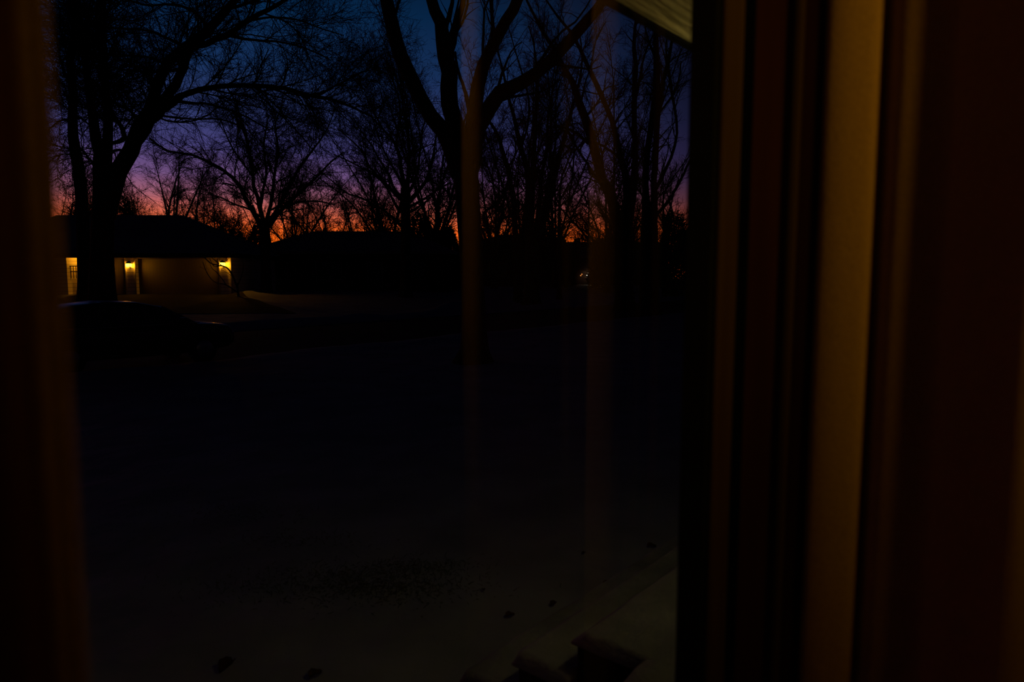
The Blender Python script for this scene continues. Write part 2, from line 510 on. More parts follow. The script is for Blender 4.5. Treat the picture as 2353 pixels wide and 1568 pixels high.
b_ = MB()
for k in range(60):
    s0, s1 = -30 + k * 2.6, -30 + (k + 1) * 2.6
    a0, a1, c1, c0 = S(s0, 16.25, -.055), S(s1, 16.25, -.055), S(s1, 24.15, -.055), S(s0, 24.15, -.055)
    m0, m1 = S(s0, 20.2, 0.0), S(s1, 20.2, 0.0)
    b_.poly([a0, a1, m1, m0], [(0, 1, 2, 3)]); b_.poly([m0, m1, c1, c0], [(0, 1, 2, 3)])
bmesh.ops.remove_doubles(b_.bm, verts=b_.bm.verts, dist=.001)
tag(b_.build('street', M['asphalt'], smooth=True), kind='structure')


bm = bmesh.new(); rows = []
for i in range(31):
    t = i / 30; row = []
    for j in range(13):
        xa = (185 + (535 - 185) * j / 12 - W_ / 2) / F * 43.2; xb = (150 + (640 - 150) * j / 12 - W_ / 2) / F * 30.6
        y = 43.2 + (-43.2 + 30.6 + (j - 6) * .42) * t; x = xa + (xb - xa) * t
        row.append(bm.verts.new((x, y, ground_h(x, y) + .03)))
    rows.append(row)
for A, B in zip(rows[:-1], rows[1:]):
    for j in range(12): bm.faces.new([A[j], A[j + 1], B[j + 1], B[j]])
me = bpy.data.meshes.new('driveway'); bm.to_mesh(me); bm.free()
tag(mesh_obj('driveway', me, M['drive'], smooth=True), kind='structure')  # dark sheet spread past the wide door to dim the lantern-lit ground

# ================================================================== HOUSES ACROSS
def lantern(loc, label, wall_y=0.0, scale=1.0, glow='lampglow', group='wall lanterns on the house with the garage'):
    r = empty('wall_lantern', loc); tag(r, label, 'lamp', group)
    s = scale
    MB().box(-.05 * s, .05 * s, -.03, 0.0, -.18 * s, .16 * s, .008).build('back_plate', M['lampmetal'], r)
    MB().box(-.13 * s, .13 * s, -.28 * s, -.06 * s, -.13 * s, .07 * s, .015).build('glass_box', M[glow], r)
    b = MB(); b.poly([(-.19 * s, -.33 * s, .075 * s), (.19 * s, -.33 * s, .075 * s), (.19 * s, -.02, .075 * s), (-.19 * s, -.02, .075 * s), (0, -.12 * s, .24 * s)], [(0, 1, 2, 3), (0, 1, 4), (1, 2, 4), (2, 3, 4), (3, 0, 4)])
    b.build('cap', M['lampmetal'], r)
    b = MB()
    for dx in (-.135, .135):
        for dy in (-.285, -.055): b.box(dx * s - .008, dx * s + .008, dy * s - .008, dy * s + .008, -.14 * s, .08 * s)
    b.box(-.14 * s, .14 * s, -.29 * s, -.05 * s, -.15 * s, -.13 * s)
    b.build('cage', M['lampmetal'], r)
    return r


GD = 43.0
def gx(x): return (x - W_ / 2) / F * GD
GZ = 0.66
hx = gx(400)
gh = empty('garage_house', (hx, GD, GZ)); tag(gh, 'low hip-roofed house with pale siding lit by lanterns beside its garage doors', 'house')
def lx(x): return gx(x) - hx
def hz(y): return HC - (y - 625) / F * GD - GZ
EZ = hz(592)
for a, c in ((292, 317), (507, 534)): MB().box(lx(a), lx(c), -.02, 1.0, -.1, EZ).build('pier', M['siding'], gh)
MB().box(lx(-40), lx(166), -.3, 5, -.1, EZ).box(lx(194), lx(262), .1, 5, -.1, EZ).box(lx(262), lx(534), 1.0, 8, -.1, EZ).build('wall', M['siding'], gh)
MB().box(lx(162), lx(198), 1.0, 1.2, -.1, EZ).build('porch_wall', M['warmglass'], gh)
for a, c in ((196, 292), (317, 507)):
    MB().box(lx(a), lx(c), .28, .36, -.1, hz(595.5)).build('garage_door', M['garagedoor'], gh)
    MB().box(lx(a), lx(c), -.02, .3, hz(595.5), EZ).build('door_header', M['trimdark'], gh)
# corner board, downspout
MB().box(lx(533), lx(535.5), -.06, .08, -.1, EZ).build('corner_board', M['trimpale'], gh)
for xx in (294, 315, 509): MB().box(lx(xx) - .03, lx(xx) + .03, -.045, -.02, -.1, EZ).build('pier_trim', M['trimpale'], gh)
# porch rail and window of the lit entry
b = MB()
b.box(lx(166), lx(194), .0, .05, hz(613), hz(611)); b.box(lx(166), lx(194), .0, .05, hz(625), hz(623))
for q in range(5): b.box(lx(167 + q * 6), lx(167.7 + q * 6), .0, .05, hz(640), hz(611))
b.build('porch_rail', M['trimdark'], gh)
# hip roof
e0, e1, ey0, ey1 = lx(-60), lx(551), -.65, 9.5
rz_ = hz(583)
r0, r1 = lx(40), (430 - W_ / 2) / F * (GD + 4.3) - hx
rh = HC + (625 - 497) / F * (GD + 4.3) - GZ
b = MB()
b.poly([(e0, ey0, rz_), (e1, ey0, rz_), (e1, ey1, rz_), (e0, ey1, rz_), (r0, 4.3, rh), (r1, 4.3, rh)], [(0, 1, 5, 4), (1, 2, 5), (2, 3, 4, 5), (3, 0, 4)])
b.poly([(e0, ey0, rz_ - .04), (e1, ey0, rz_ - .04), (e1, ey1, rz_ - .04), (e0, ey1, rz_ - .04)], [(3, 2, 1, 0)])
b.build('roof', M['roofsnow'], gh)
MB().box(e0, e1, ey0, ey0 + .05, rz_ - .28, rz_ - .03).box(e1 - .05, e1, ey0, ey1, rz_ - .28, rz_ - .03).build('fascia', M['trimdark'], gh)
MB().box(e0, e1 - .05, ey0 + .05, .2, rz_ - .27, rz_ - .22).build('soffit', M['trimpale'], gh)
# lit rake return at the corner
b = MB(); x0, x1, z0, z1 = lx(534), lx(551), hz(598), hz(582)
b.poly([(x0, -.70, z0), (x1, -.74, z1), (x1, -.74, z1 + .07), (x0, -.70, z0 + .07), (x0, -.66, z0), (x1, -.67, z1), (x1, -.67, z1 + .07), (x0, -.66, z0 + .07)], [(0, 1, 2, 3), (7, 6, 5, 4), (0, 4, 5, 1), (1, 5, 6, 2), (2, 6, 7, 3), (3, 7, 4, 0)])
b.build('rake_return', M['trimpale'], gh)

lantern((gx(305), GD - .03, HC - (609 - 625) / F * GD), 'glowing black wall lantern on the narrow pier left of the wide garage door')
lantern((gx(518), GD - .03, HC - (607 - 625) / F * GD), 'glowing black wall lantern at the right corner of the garage house')
lantern((gx(196), GD + .72, HC - (594 - 625) / F * GD), 'wall lantern lighting the entry, half hidden by the tree trunk left of the garage', scale=.8)


def ranch(name, label, x0, x1, D, ytop, yeave, base_y, hipL=1.5, hipR=1.5, depth=8.5, windows=(), chim=None, cols='brick'):
    X0, X1 = (x0 - W_ / 2) / F * D, (x1 - W_ / 2) / F * D
    cx = (X0 + X1) / 2
    bz = HC - (base_y - 625) / F * D
    r = empty(name, (cx, D, bz)); tag(r, label, 'house')
    ez = HC + (625 - yeave) / F * D - bz
    rz = HC + (625 - ytop) / F * (D + depth / 2) - bz
    a, c = X0 - cx, X1 - cx
    MB().box(a + .6, c - .6, 0, depth - .8, -.3, ez).build('wall', M[cols], r)
    b = MB(); b.poly([(a, -.6, ez), (c, -.6, ez), (c, depth, ez), (a, depth, ez), (a + hipL, depth / 2, rz), (c - hipR, depth / 2, rz), (a, -.6, ez - .2), (c, -.6, ez - .2), (c, depth, ez - .2), (a, depth, ez - .2)],
                      [(0, 1, 5, 4), (1, 2, 5), (2, 3, 4, 5), (3, 0, 4), (0, 6, 7, 1), (1, 7, 8, 2), (2, 8, 9, 3), (3, 9, 6, 0), (9, 8, 7, 6)])
    b.build('roof', M['roofsnow'], r)
    for (wx, wy, ww, wh) in windows:
        u = a + (c - a) * wx
        f = MB().box(u - ww / 2 - .08, u + ww / 2 + .08, -.05, .0, wy - .08, wy + wh + .08).build('window', M['trimpale'], r)
        MB().box(u - ww / 2, u + ww / 2, -.07, -.052, wy, wy + wh).build('pane', M['darkglass'], f)
    if chim:
        for (cxp, ch, cw) in chim:
            u = (cxp - W_ / 2) / F * (D + depth / 2) - cx
            MB().box(u - cw / 2, u + cw / 2, depth / 2 - .35, depth / 2 + .35, rz - .6, rz + ch).build('chimney', M['brick'], r)
    return r


ranch('ranch_house', 'dark snow-roofed ranch house standing between the garage house and the forked street tree', 566, 1046, 52, 533, 578, 668, 4, 4, windows=((.15, .9, 1.6, 1.2), (.4, .9, 1.8, 1.2), (.62, 0, 1.0, 2.1), (.8, .9, 1.6, 1.2)))
ranch('distant_house', 'long dark house with level roof and two small chimneys, far down the street', 1205, 1545, 76, 557, 590, 652, .3, .3, windows=((.2, .9, 1.6, 1.2), (.7, .9, 1.8, 1.2)), chim=((1325, .35, .7), (1293, .2, .6)))
ranch('gabled_house', 'dark low house with a peaked roof seen just right of the forked street tree', 1095, 1262, 68, 541, 560, 655, 2.2, 3.4, windows=((.3, .9, 1.6, 1.2), (.7, .9, 1.4, 1.2)))

# twin pin lights on the distant house, and orange beads for their pane reflection
def pin(x, y, D, label, glow, r=.07, cat='lamp', group=None):
    p = P(x, y, D)
    t = empty('bulb_or_ghost', p); tag(t, label, cat, group)
    MB().lathe([(r * .4, -r), (r * .95, -r * .4), (r, 0), (r * .9, r * .5), (r * .35, r)], (0, 0, 0), seg=12).build('bulb', M[glow], t, True)
    MB().lathe([(.03, r), (.045, r * 1.3), (.03, r * 1.7)], (0, 0, 0), seg=8).box(-.03, .03, 0, 75.96 - p.y if D > 70 else .3, r * 1.4, r * 1.7).build('bracket', M['lampmetal'], t)


pin(1348.5, 633, 75.6, 'brighter lower white bulb of the pair on the front of the distant house', 'pinglow', .085)
pin(1352.5, 628.5, 75.6, 'brighter upper white bulb of the pair on the front of the distant house', 'pinglow', .085)
pin(1334.5, 633.5, 75.6, 'dim lower orange bead left of the white pair, added as its pane reflection', 'orangeglow', .06)
pin(1337, 630.5, 75.6, 'dim upper orange bead left of the white pair, added as its pane reflection', 'orangeglow', .06)
# small red reflector that glows by itself, on an added stake at the right
p = P(1535, 621.5, 60)
t = empty('red_light_stake', (p.x, p.y, .5)); tag(t, 'thin stake with a tiny red light beyond the right hand street trunk', 'stake')
MB().lathe([(.015, 0), (.015, p.z - .5)], (0, 0, 0), seg=8).build('stake', M['lampmetal'], t)
MB().lathe([(.04, p.z - .55), (.06, p.z - .5), (.04, p.z - .45)], (0, 0, 0), seg=10).build('lit_bead', M['redglow'], t)

# ================================================================== CAR
def car():
    nose = S(8.75, 17.0, -.05)
    r = empty('parked_car', S(6.4, 17.0, -.05), WA)
    tag(r, 'black car parked at the near kerb, facing right, in deep shadow', 'car')
    # local x along the street (nose at +2.35)
    st = [(-2.35, .45, .80, .70), (-2.25, .34, .95, .80), (-1.9, .27, 1.02, .87), (-1.2, .24, 1.02, .90), (0, .22, .98, .91), (.9, .22, .96, .91), (1.35, .23, .95, .90), (1.8, .26, .92, .87), (2.12, .30, .88, .80), (2.28, .36, .78, .70), (2.35, .42, .62, .55)]
    def body(rows, K=10):
        bm = bmesh.new(); rings = []
        for (x, zb, zt, hw) in rows:
            ring = []
            for k in range(2 * K):
                a = 2 * math.pi * (k + .5) / (2 * K)
                ex = .38
                cy = math.copysign(abs(math.cos(a)) ** ex, math.cos(a)); cz = math.copysign(abs(math.sin(a)) ** ex, math.sin(a))
                ring.append(bm.verts.new((x, hw * cy, (zb + zt) / 2 + (zt - zb) / 2 * cz)))
            rings.append(ring)
        for A, B in zip(rings[:-1], rings[1:]):
            for k in range(2 * K): bm.faces.new([A[k], A[(k + 1) % (2 * K)], B[(k + 1) % (2 * K)], B[k]])
        bm.faces.new(rings[0][::-1]); bm.faces.new(rings[-1])
        bmesh.ops.recalc_face_normals(bm, faces=bm.faces)
        return bm
    me = bpy.data.meshes.new('body'); bb = body(st); bb.to_mesh(me); bb.free()
    mesh_obj('body', me, M['carpaint'], r, True)
    # cabin: side profile with tumblehome
    prof = [(-2.15, .96), (-1.75, 1.28), (-1.2, 1.44), (-.5, 1.50), (.1, 1.47), (.55, 1.37), (.95, 1.17), (1.38, .92)]
    bm2 = bmesh.new(); rows = []
    for (x, z) in prof:
        t = (z - .92) / .58; hw = .84 - .20 * t
        rows.append([bm2.verts.new((x, -.86, .90)), bm2.verts.new((x, -hw, z - .03)), bm2.verts.new((x, -hw * .8, z)), bm2.verts.new((x, 0, z + .015)), bm2.verts.new((x, hw * .8, z)), bm2.verts.new((x, hw, z - .03)), bm2.verts.new((x, .86, .90))])
    for A, B in zip(rows[:-1], rows[1:]):
        for k in range(6): bm2.faces.new([A[k], A[k + 1], B[k + 1], B[k]])
    bm2.faces.new(rows[0]); bm2.faces.new(rows[-1][::-1])
    bmesh.ops.recalc_face_normals(bm2, faces=bm2.faces)
    me = bpy.data.meshes.new('roof'); bm2.to_mesh(me); bm2.free(); mesh_obj('roof', me, M['carpaint'], r, True)
    # side windows, screens
    for sgn in (-1, 1):
        for (xa, xb, za, zb_) in ((-1.55, -.62, 1.30, 1.38), (-.54, .28, 1.38, 1.36), ):
            b = MB(); y = sgn * .80
            b.poly([(xa, sgn * .865, .98), (xb, sgn * .865, .98), (xb, sgn * .72, zb_), (xa, sgn * .725, za), (xa, sgn * .83, .98), (xb, sgn * .83, .98), (xb, sgn * .69, zb_), (xa, sgn * .69, za)], [(0, 1, 2, 3), (4, 7, 6, 5), (0, 4, 5, 1), (1, 5, 6, 2), (2, 6, 7, 3), (3, 7, 4, 0)])
            b.build('side_window', M['darkglass'], r)
        MB().box(-1.95, 1.35, sgn * .865 - .012, sgn * .865 + .012, .955, .975, .004).build('belt_trim', M['chrome'], r)
        MB().box(.80, 1.02, sgn * .98 - .09, sgn * .98 + .09, .96, 1.10, .04).build('mirror', M['carpaint'], r, True)
        MB().box(2.10, 2.27, sgn * .60 - .14, sgn * .60 + .14, .62, .74, .04).build('headlight', M['carlens'], r, True)
        MB().box(-2.34, -2.2, sgn * .62 - .12, sgn * .62 + .12, .66, .84, .03).build('tail_light', M['rubber'], r, True)
        MB().box(-.15, .05, sgn * .925 - .015, sgn * .925 + .015, .80, .825, .006).build('door_handle', M['chrome'], r)
    b = MB(); b.poly([(.62, -.60, 1.37), (.62, .60, 1.37), (1.34, .70, .965), (1.34, -.70, .965), (.60, -.60, 1.33), (.60, .60, 1.33), (1.31, .70, .93), (1.31, -.70, .93)], [(0, 1, 2, 3), (7, 6, 5, 4), (0, 4, 5, 1), (1, 5, 6, 2), (2, 6, 7, 3), (3, 7, 4, 0)])
    b.build('windscreen', M['darkglass'], r)
    MB().box(2.28, 2.38, -.45, .45, .44, .56, .02).build('grille', M['chrome'], r)
    for wx in (-1.42, 1.42):
        for sgn in (-1, 1):
            w = MB().lathe([(.24, -.11), (.31, -.11), (.33, -.08), (.33, .08), (.31, .11), (.24, .11)], (wx, sgn * .80, .33), axis=1, seg=28).build('wheel', M['rubber'], r, True)
            MB().lathe([(.05, -.02), (.20, -.02), (.215, .0), (.20, .02), (.05, .02)], (wx, sgn * .90, .33), axis=1, seg=20).build('hubcap', M['chrome'], w, True)
    return r


car()

# ================================================================== TREES
T = traced_tree
STREET = 'bare trees lining the street'
# near centre tree
T('maple_tree', 'thick forked bare tree standing in the snowy yard, nearest of all trees', 15.9,
  [(1088, 838, 78), (1090, 800, 63), (1088, 700, 58), (1083, 600, 56), (1077, 500, 58), (1072, 420, 60), (1066, 370, 62)],
  [[(1060, 400, 56), (1040, 350, 46), (1008, 290, 40), (975, 235, 37), (952, 195, 36), (922, 128, 36), (903, 70, 34), (885, 0, 31), (868, -90, 28), (850, -200, 22)],
   [(1064, 380, 56), (1048, 310, 44), (1036, 240, 42), (1028, 160, 40), (1022, 110, 38), (1008, 50, 30), (995, 0, 27), (980, -100, 22)],
   [(1030, 150, 30), (1040, 100, 20), (1052, 50, 16), (1064, 0, 14), (1080, -90, 10)],
   [(1018, 75, 16), (1032, 35, 12), (1040, 0, 9), (1044, -60, 7)],
   [(1074, 400, 50), (1088, 310, 42), (1092, 240, 36), (1100, 175, 32), (1131, 107, 28), (1160, 50, 27), (1188, 0, 26), (1220, -90, 22)],
   [(1076, 380, 44), (1096, 306, 38), (1131, 232, 38), (1165, 203, 36), (1207, 189, 32), (1258, 148, 29), (1297, 107, 28), (1335, 66, 27), (1373, 20, 24), (1410, -40, 22), (1450, -120, 16)],
   [(1082, 270, 14), (1070, 215, 9), (1052, 160, 7), (1046, 120, 5)]],
  101, STREET, spread=.10, dens=.55, L1=2.4, twig=1.0)

# big left tree across the street
T('spreading_tree', 'tall bare tree with wide arching limbs standing in front of the garage house', 27,
  [(238, 765, 84), (236, 700, 66), (234, 600, 54), (236, 520, 50), (238, 450, 48), (240, 410, 48)],
  [[(232, 430, 34), (226, 350, 28), (216, 280, 22), (205, 210, 18), (193, 130, 15), (184, 60, 13), (178, -10, 10), (172, -110, 7)],
   [(238, 420, 32), (246, 330, 24), (247, 260, 21), (243, 190, 19), (234, 110, 18), (231, 50, 17), (229, -10, 15), (226, -130, 10)],
   [(244, 500, 44), (262, 430, 42), (296, 350, 38), (330, 290, 32), (350, 235, 26), (370, 165, 24), (400, 130, 24), (439, 110, 26), (481, 70, 22), (524, 21, 18), (560, -30, 14), (600, -110, 9)],
   [(300, 345, 30), (343, 287, 27), (386, 223, 24), (415, 172, 20), (439, 115, 18)],
   [(310, 330, 28), (340, 285, 22), (375, 252, 17), (405, 225, 15), (439, 210, 14), (503, 200, 12), (570, 197, 11), (640, 200, 10), (706, 219, 8), (749, 224, 7), (791, 240, 6), (844, 261, 5), (887, 305, 3)],
   [(706, 219, 7), (740, 212, 5), (776, 195, 5), (823, 170, 4), (866, 157, 2)],
   [(400, 232, 9), (440, 237, 7), (481, 240, 6), (545, 259, 5), (620, 298, 3)],
   [(455, 104, 16), (490, 94, 14), (524, 81, 13), (566, 49, 12), (620, 21, 10), (680, -20, 7), (720, -60, 5)],
   [(524, 81, 8), (580, 92, 6), (640, 96, 5), (700, 110, 4), (760, 138, 2.5)],
   [(566, 49, 6), (620, 40, 5), (680, 45, 4), (740, 66, 3), (790, 82, 2)],
   [(407, 161, 8), (360, 164, 6), (322, 164, 5), (280, 159, 4), (240, 150, 3), (190, 152, 2)],
   [(380, 150, 8), (354, 134, 6), (300, 128, 5), (250, 127, 5), (200, 120, 3), (160, 110, 2)],
   [(430, 112, 9), (390, 90, 7), (340, 70, 6), (290, 66, 5), (230, 60, 4), (170, 40, 3)],
   [(481, 70, 9), (450, 30, 7), (400, 10, 6), (340, 12, 5), (280, -5, 4)],
   [(250, 330, 8), (286, 316, 12), (262, 262, 7), (250, 250, 5)],
   [(330, 290, 8), (300, 255, 7), (268, 240, 6), (262, 215, 5), (300, 212, 4), (330, 195, 3)],
   [(296, 350, 7), (272, 345, 6), (255, 352, 8), (250, 372, 8)],
   [(235, 395, 8), (205, 365, 6), (190, 345, 5), (178, 338, 3)],
   [(245, 285, 7), (225, 265, 6), (205, 252, 5), (180, 245, 3)],
   [(350, 262, 6), (400, 270, 5), (450, 274, 4), (510, 275, 4), (570, 300, 3), (610, 350, 2)],
   [(524, 21, 9), (560, 10, 7), (610, -6, 5), (660, -30, 4)]],
  202, STREET, spread=.13, dens=3.0, L1=3.7, twig=1.05, rm=.85, up=.03, tb=.24)

T('slender_tree', 'straight bare tree half hidden by the left curtain', 28,
  [(198, 768, 46), (196, 650, 34), (192, 560, 30), (189, 480, 28), (184, 410, 27)],
  [[(184, 430, 27), (176, 350, 26), (168, 290, 22), (165, 210, 19), (164, 130, 17), (170, 60, 14), (168, 0, 12), (166, -100, 8)],
   [(166, 285, 8), (150, 275, 6), (130, 282, 4), (110, 300, 3)],
   [(165, 200, 8), (150, 170, 6), (135, 120, 5), (125, 60, 3)],
   [(168, 110, 8), (190, 70, 7), (205, 20, 5), (212, -40, 4)],
   [(190, 500, 7), (210, 492, 6), (225, 488, 6)]],
  203, STREET, spread=.06, dens=1.0, L1=2.2, tb=.35)

# tree behind the ranch roof gap
T('arching_tree', 'bare low-forking tree whose limbs arch over the dip between the two near roofs', 46,
  [(612, 640, 26), (610, 580, 24), (608, 545, 24), (605, 520, 24)],
  [[(603, 530, 15), (590, 500, 12), (568, 462, 11), (548, 425, 10), (520, 396, 8), (492, 381, 7), (439, 355, 6), (386, 347, 5), (343, 317, 4)],
   [(606, 525, 13), (596, 470, 10), (583, 427, 9), (577, 370, 8), (566, 321, 7), (552, 270, 5), (540, 220, 3)],
   [(608, 520, 12), (632, 491, 10), (657, 444, 8), (691, 381, 6), (717, 347, 5), (750, 300, 3), (770, 250, 2)],
   [(612, 525, 12), (650, 480, 9), (690, 440, 8), (724, 410, 6), (760, 372, 4), (790, 350, 3)],
   [(610, 515, 10), (625, 460, 8), (630, 400, 7), (640, 340, 6), (632, 290, 4), (650, 240, 3)],
   [(605, 515, 9), (600, 460, 7), (612, 400, 6), (606, 340, 5), (616, 270, 3)],
   [(602, 500, 7), (570, 480, 5), (540, 470, 4), (510, 455, 3), (480, 445, 2)],
   [(577, 400, 5), (540, 350, 4), (520, 310, 3), (505, 270, 2)],
   [(620, 500, 7), (670, 470, 5), (720, 462, 4), (770, 470, 3)]],
  204, STREET, spread=.08, dens=2.1, L1=3.4, twig=1.3, up=.05)

# vase shaped tree with dark shrub
T('vase_tree', 'bare vase-shaped tree with many curved stems left of the forked street tree', 46,
  [(932, 640, 28), (932, 560, 24), (932, 500, 23), (932, 450, 24), (932, 432, 24)],
  [[(930, 440, 13), (927, 421, 12), (921, 391, 10), (917, 357, 9), (906, 325, 7), (883, 300, 5), (860, 260, 4), (838, 215, 2)],
   [(927, 430, 9), (912, 400, 6), (893, 368, 5), (875, 330, 4), (862, 290, 3), (850, 250, 2)],
   [(916, 350, 6), (911, 325, 5), (919, 270, 4), (917, 230, 4), (904, 191, 3), (893, 149, 3), (880, 110, 2)],
   [(936, 435, 11), (938, 400, 10), (940, 364, 8), (940, 332, 7), (930, 275, 5), (921, 213, 4), (906, 162, 3), (887, 106, 2.5), (868, 68, 1.5)],
   [(939, 332, 6), (938, 290, 4), (930, 240, 4), (918, 180, 3), (908, 120, 2)],
   [(940, 440, 9), (949, 425, 8), (961, 390, 6), (966, 338, 5), (970, 300, 4), (978, 276, 3), (990, 235, 2)],
   [(940, 465, 12), (955, 447, 11), (978, 417, 8), (993, 374, 7), (999, 332, 5), (1004, 300, 4)],
   [(940, 475, 8), (972, 459, 6), (1000, 440, 5), (1036, 419, 4)],
   [(938, 490, 7), (970, 470, 5), (996, 447, 4), (1008, 425, 3)],
   [(924, 455, 9), (905, 432, 7), (891, 395, 6), (870, 365, 5), (855, 335, 4), (832, 305, 3), (812, 270, 2)],
   [(922, 460, 9), (898, 435, 7), (870, 405, 6), (850, 385, 5), (834, 350, 4), (802, 318, 3), (775, 296, 2)],
   [(920, 490, 9), (900, 455, 6), (880, 420, 5), (855, 400, 4), (820, 380, 3), (790, 365, 3), (766, 355, 2)],
   [(922, 520, 9), (900, 497, 7), (866, 474, 6), (830, 455, 5), (802, 447, 4), (766, 419, 3), (735, 392, 2)],
   [(943, 420, 5), (952, 395, 4), (950, 372, 3), (958, 345, 2)]],
  205, STREET, spread=.07, dens=1.7, L1=3.2, twig=1.3, levels=3)

# right-centre clump
T('clump_tree', 'bare clump of straight dark stems right of the forked street tree', 43,
  [(1222, 655, 40), (1222, 600, 34), (1222, 560, 33), (1222, 535, 33)],
  [[(1218, 550, 26), (1216, 500, 22), (1216, 449, 18), (1210, 385, 14), (1201, 353, 13), (1190, 310, 11), (1180, 265, 9), (1166, 215, 7), (1155, 160, 5), (1140, 100, 3)],
   [(1220, 530, 15), (1222, 460, 13), (1224, 406, 12), (1227, 332, 11), (1230, 280, 10), (1232, 225, 9), (1234, 170, 6), (1228, 110, 4), (1215, 60, 3)],
   [(1230, 545, 14), (1239, 470, 12), (1244, 406, 10), (1256, 343, 8), (1258, 290, 7), (1260, 255, 6), (1274, 191, 4), (1285, 120, 3), (1280, 60, 2)],
   [(1236, 555, 22), (1248, 520, 20), (1261, 449, 17), (1278, 385, 14), (1292, 332, 12), (1303, 295, 10), (1314, 250, 8), (1330, 190, 6), (1338, 130, 4), (1330, 60, 3)],
   [(1250, 510, 10), (1262, 430, 8), (1272, 360, 6), (1278, 300, 5), (1276, 240, 4), (1290, 180, 3)],
   [(1292, 330, 5), (1320, 345, 4), (1345, 318, 6), (1330, 350, 3)],
   [(1303, 300, 7), (1322, 335, 6), (1345, 370, 6), (1365, 400, 5), (1380, 425, 5)],
   [(1198, 335, 6), (1212, 290, 5), (1215, 230, 5), (1200, 170, 4), (1182, 110, 3), (1168, 60, 2)],
   [(1250, 500, 6), (1276, 440, 4), (1300, 400, 3), (1325, 340, 3)]],
  206, STREET, spread=.07, dens=1.0, L1=2.4, twig=1.1)

T('leaning_tree', 'bare tree leaning left with a swollen trunk beside the gabled house', 45,
  [(1192, 655, 24), (1188, 580, 18), (1184, 540, 15), (1182, 500, 14), (1182, 470, 14), (1174, 427, 15)],
  [[(1176, 440, 14), (1168, 395, 13), (1159, 364, 12), (1148, 325, 9), (1131, 288, 7), (1112, 262, 5), (1100, 230, 3)],
   [(1172, 430, 6), (1158, 442, 6), (1150, 455, 7), (1140, 470, 7), (1120, 482, 7), (1112, 495, 7), (1120, 530, 7), (1128, 560, 8)],
   [(1155, 445, 5), (1135, 425, 4), (1118, 412, 3)],
   [(1166, 390, 5), (1185, 350, 4), (1180, 310, 3)],
   [(1178, 455, 4), (1200, 440, 3), (1215, 420, 2)]],
  207, STREET, spread=.04, dens=1.1, L1=1.7, twig=1.25)

T('thin_tree', 'thin bare tree standing alone between the clump of stems and the wide right hand tree', 50,
  [(1285, 650, 12), (1284, 600, 9), (1284, 540, 8), (1285, 500, 7), (1286, 460, 7)],
  [[(1286, 470, 7), (1287, 430, 6), (1290, 410, 5), (1305, 370, 4), (1320, 330, 3), (1335, 300, 2)],
   [(1286, 462, 5), (1298, 440, 4), (1315, 410, 3), (1330, 385, 2)],
   [(1285, 470, 5), (1275, 450, 3), (1268, 430, 2)],
   [(1286, 475, 4), (1310, 455, 3), (1340, 430, 2.5), (1362, 415, 2)],
   [(1284, 530, 4), (1300, 510, 3), (1320, 495, 2)]],
  208, STREET, spread=.05, dens=1.2, L1=1.6, twig=1.2)

T('sapling', 'young upright tree with a fine round crown in the orange gap', 87,
  [(1352, 640, 5), (1352, 600, 4), (1352, 555, 4), (1352, 520, 4), (1353, 495, 4)],
  [[(1353, 500, 4), (1353, 470, 3), (1350, 445, 2), (1346, 425, 1.5)],
   [(1353, 497, 3), (1364, 480, 2), (1376, 468, 1.5)], [(1352, 494, 3), (1340, 478, 2), (1326, 464, 1.5)],
   [(1352, 520, 2.5), (1338, 505, 2), (1320, 497, 1.3)], [(1352, 520, 2.5), (1368, 503, 2), (1390, 492, 1.3)]],
  209, STREET, spread=.03, dens=1.6, L1=1.5, twig=1.0)

# wide right-hand tree
T('broad_tree', 'broad bare tree with three heavy limbs near the window frame', 38,
  [(1436, 690, 52), (1434, 640, 44), (1432, 590, 42), (1430, 550, 42), (1428, 520, 40)],
  [[(1424, 540, 32), (1409, 470, 27), (1394, 435, 24), (1382, 400, 24), (1367, 350, 23), (1355, 300, 22), (1342, 262, 20), (1330, 230, 18), (1309, 178, 14), (1284, 133, 11), (1258, 90, 9), (1233, 46, 7), (1205, -10, 5)],
   [(1434, 530, 22), (1441, 450, 20), (1433, 390, 17), (1424, 345, 15), (1411, 293, 13), (1386, 230, 12), (1367, 190, 12), (1352, 155, 10), (1322, 89, 8), (1290, 50, 6), (1255, 0, 4)],
   [(1442, 530, 20), (1455, 450, 17), (1460, 390, 16), (1459, 320, 13), (1457, 270, 12), (1459, 220, 13), (1460, 160, 12), (1458, 100, 9), (1462, 40, 6), (1470, -20, 4)],
   [(1459, 230, 9), (1470, 180, 7), (1480, 130, 5), (1500, 80, 3)],
   [(1382, 420, 9), (1366, 405, 7), (1355, 395, 6), (1350, 380, 4)],
   [(1352, 330, 8), (1330, 310, 7), (1306, 296, 6), (1280, 290, 4), (1262, 262, 4), (1240, 230, 3)],
   [(1420, 360, 7), (1400, 345, 6), (1378, 332, 5), (1360, 322, 4)],
   [(1345, 270, 6), (1370, 240, 5), (1390, 205, 3), (1420, 195, 2)],
   [(1335, 240, 5), (1345, 190, 4), (1358, 150, 3), (1370, 90, 3), (1392, 50, 2)],
   [(1415, 300, 5), (1440, 270, 3), (1455, 255, 3)]],
  210, STREET, spread=.08, dens=1.1, L1=2.8, twig=1.1)

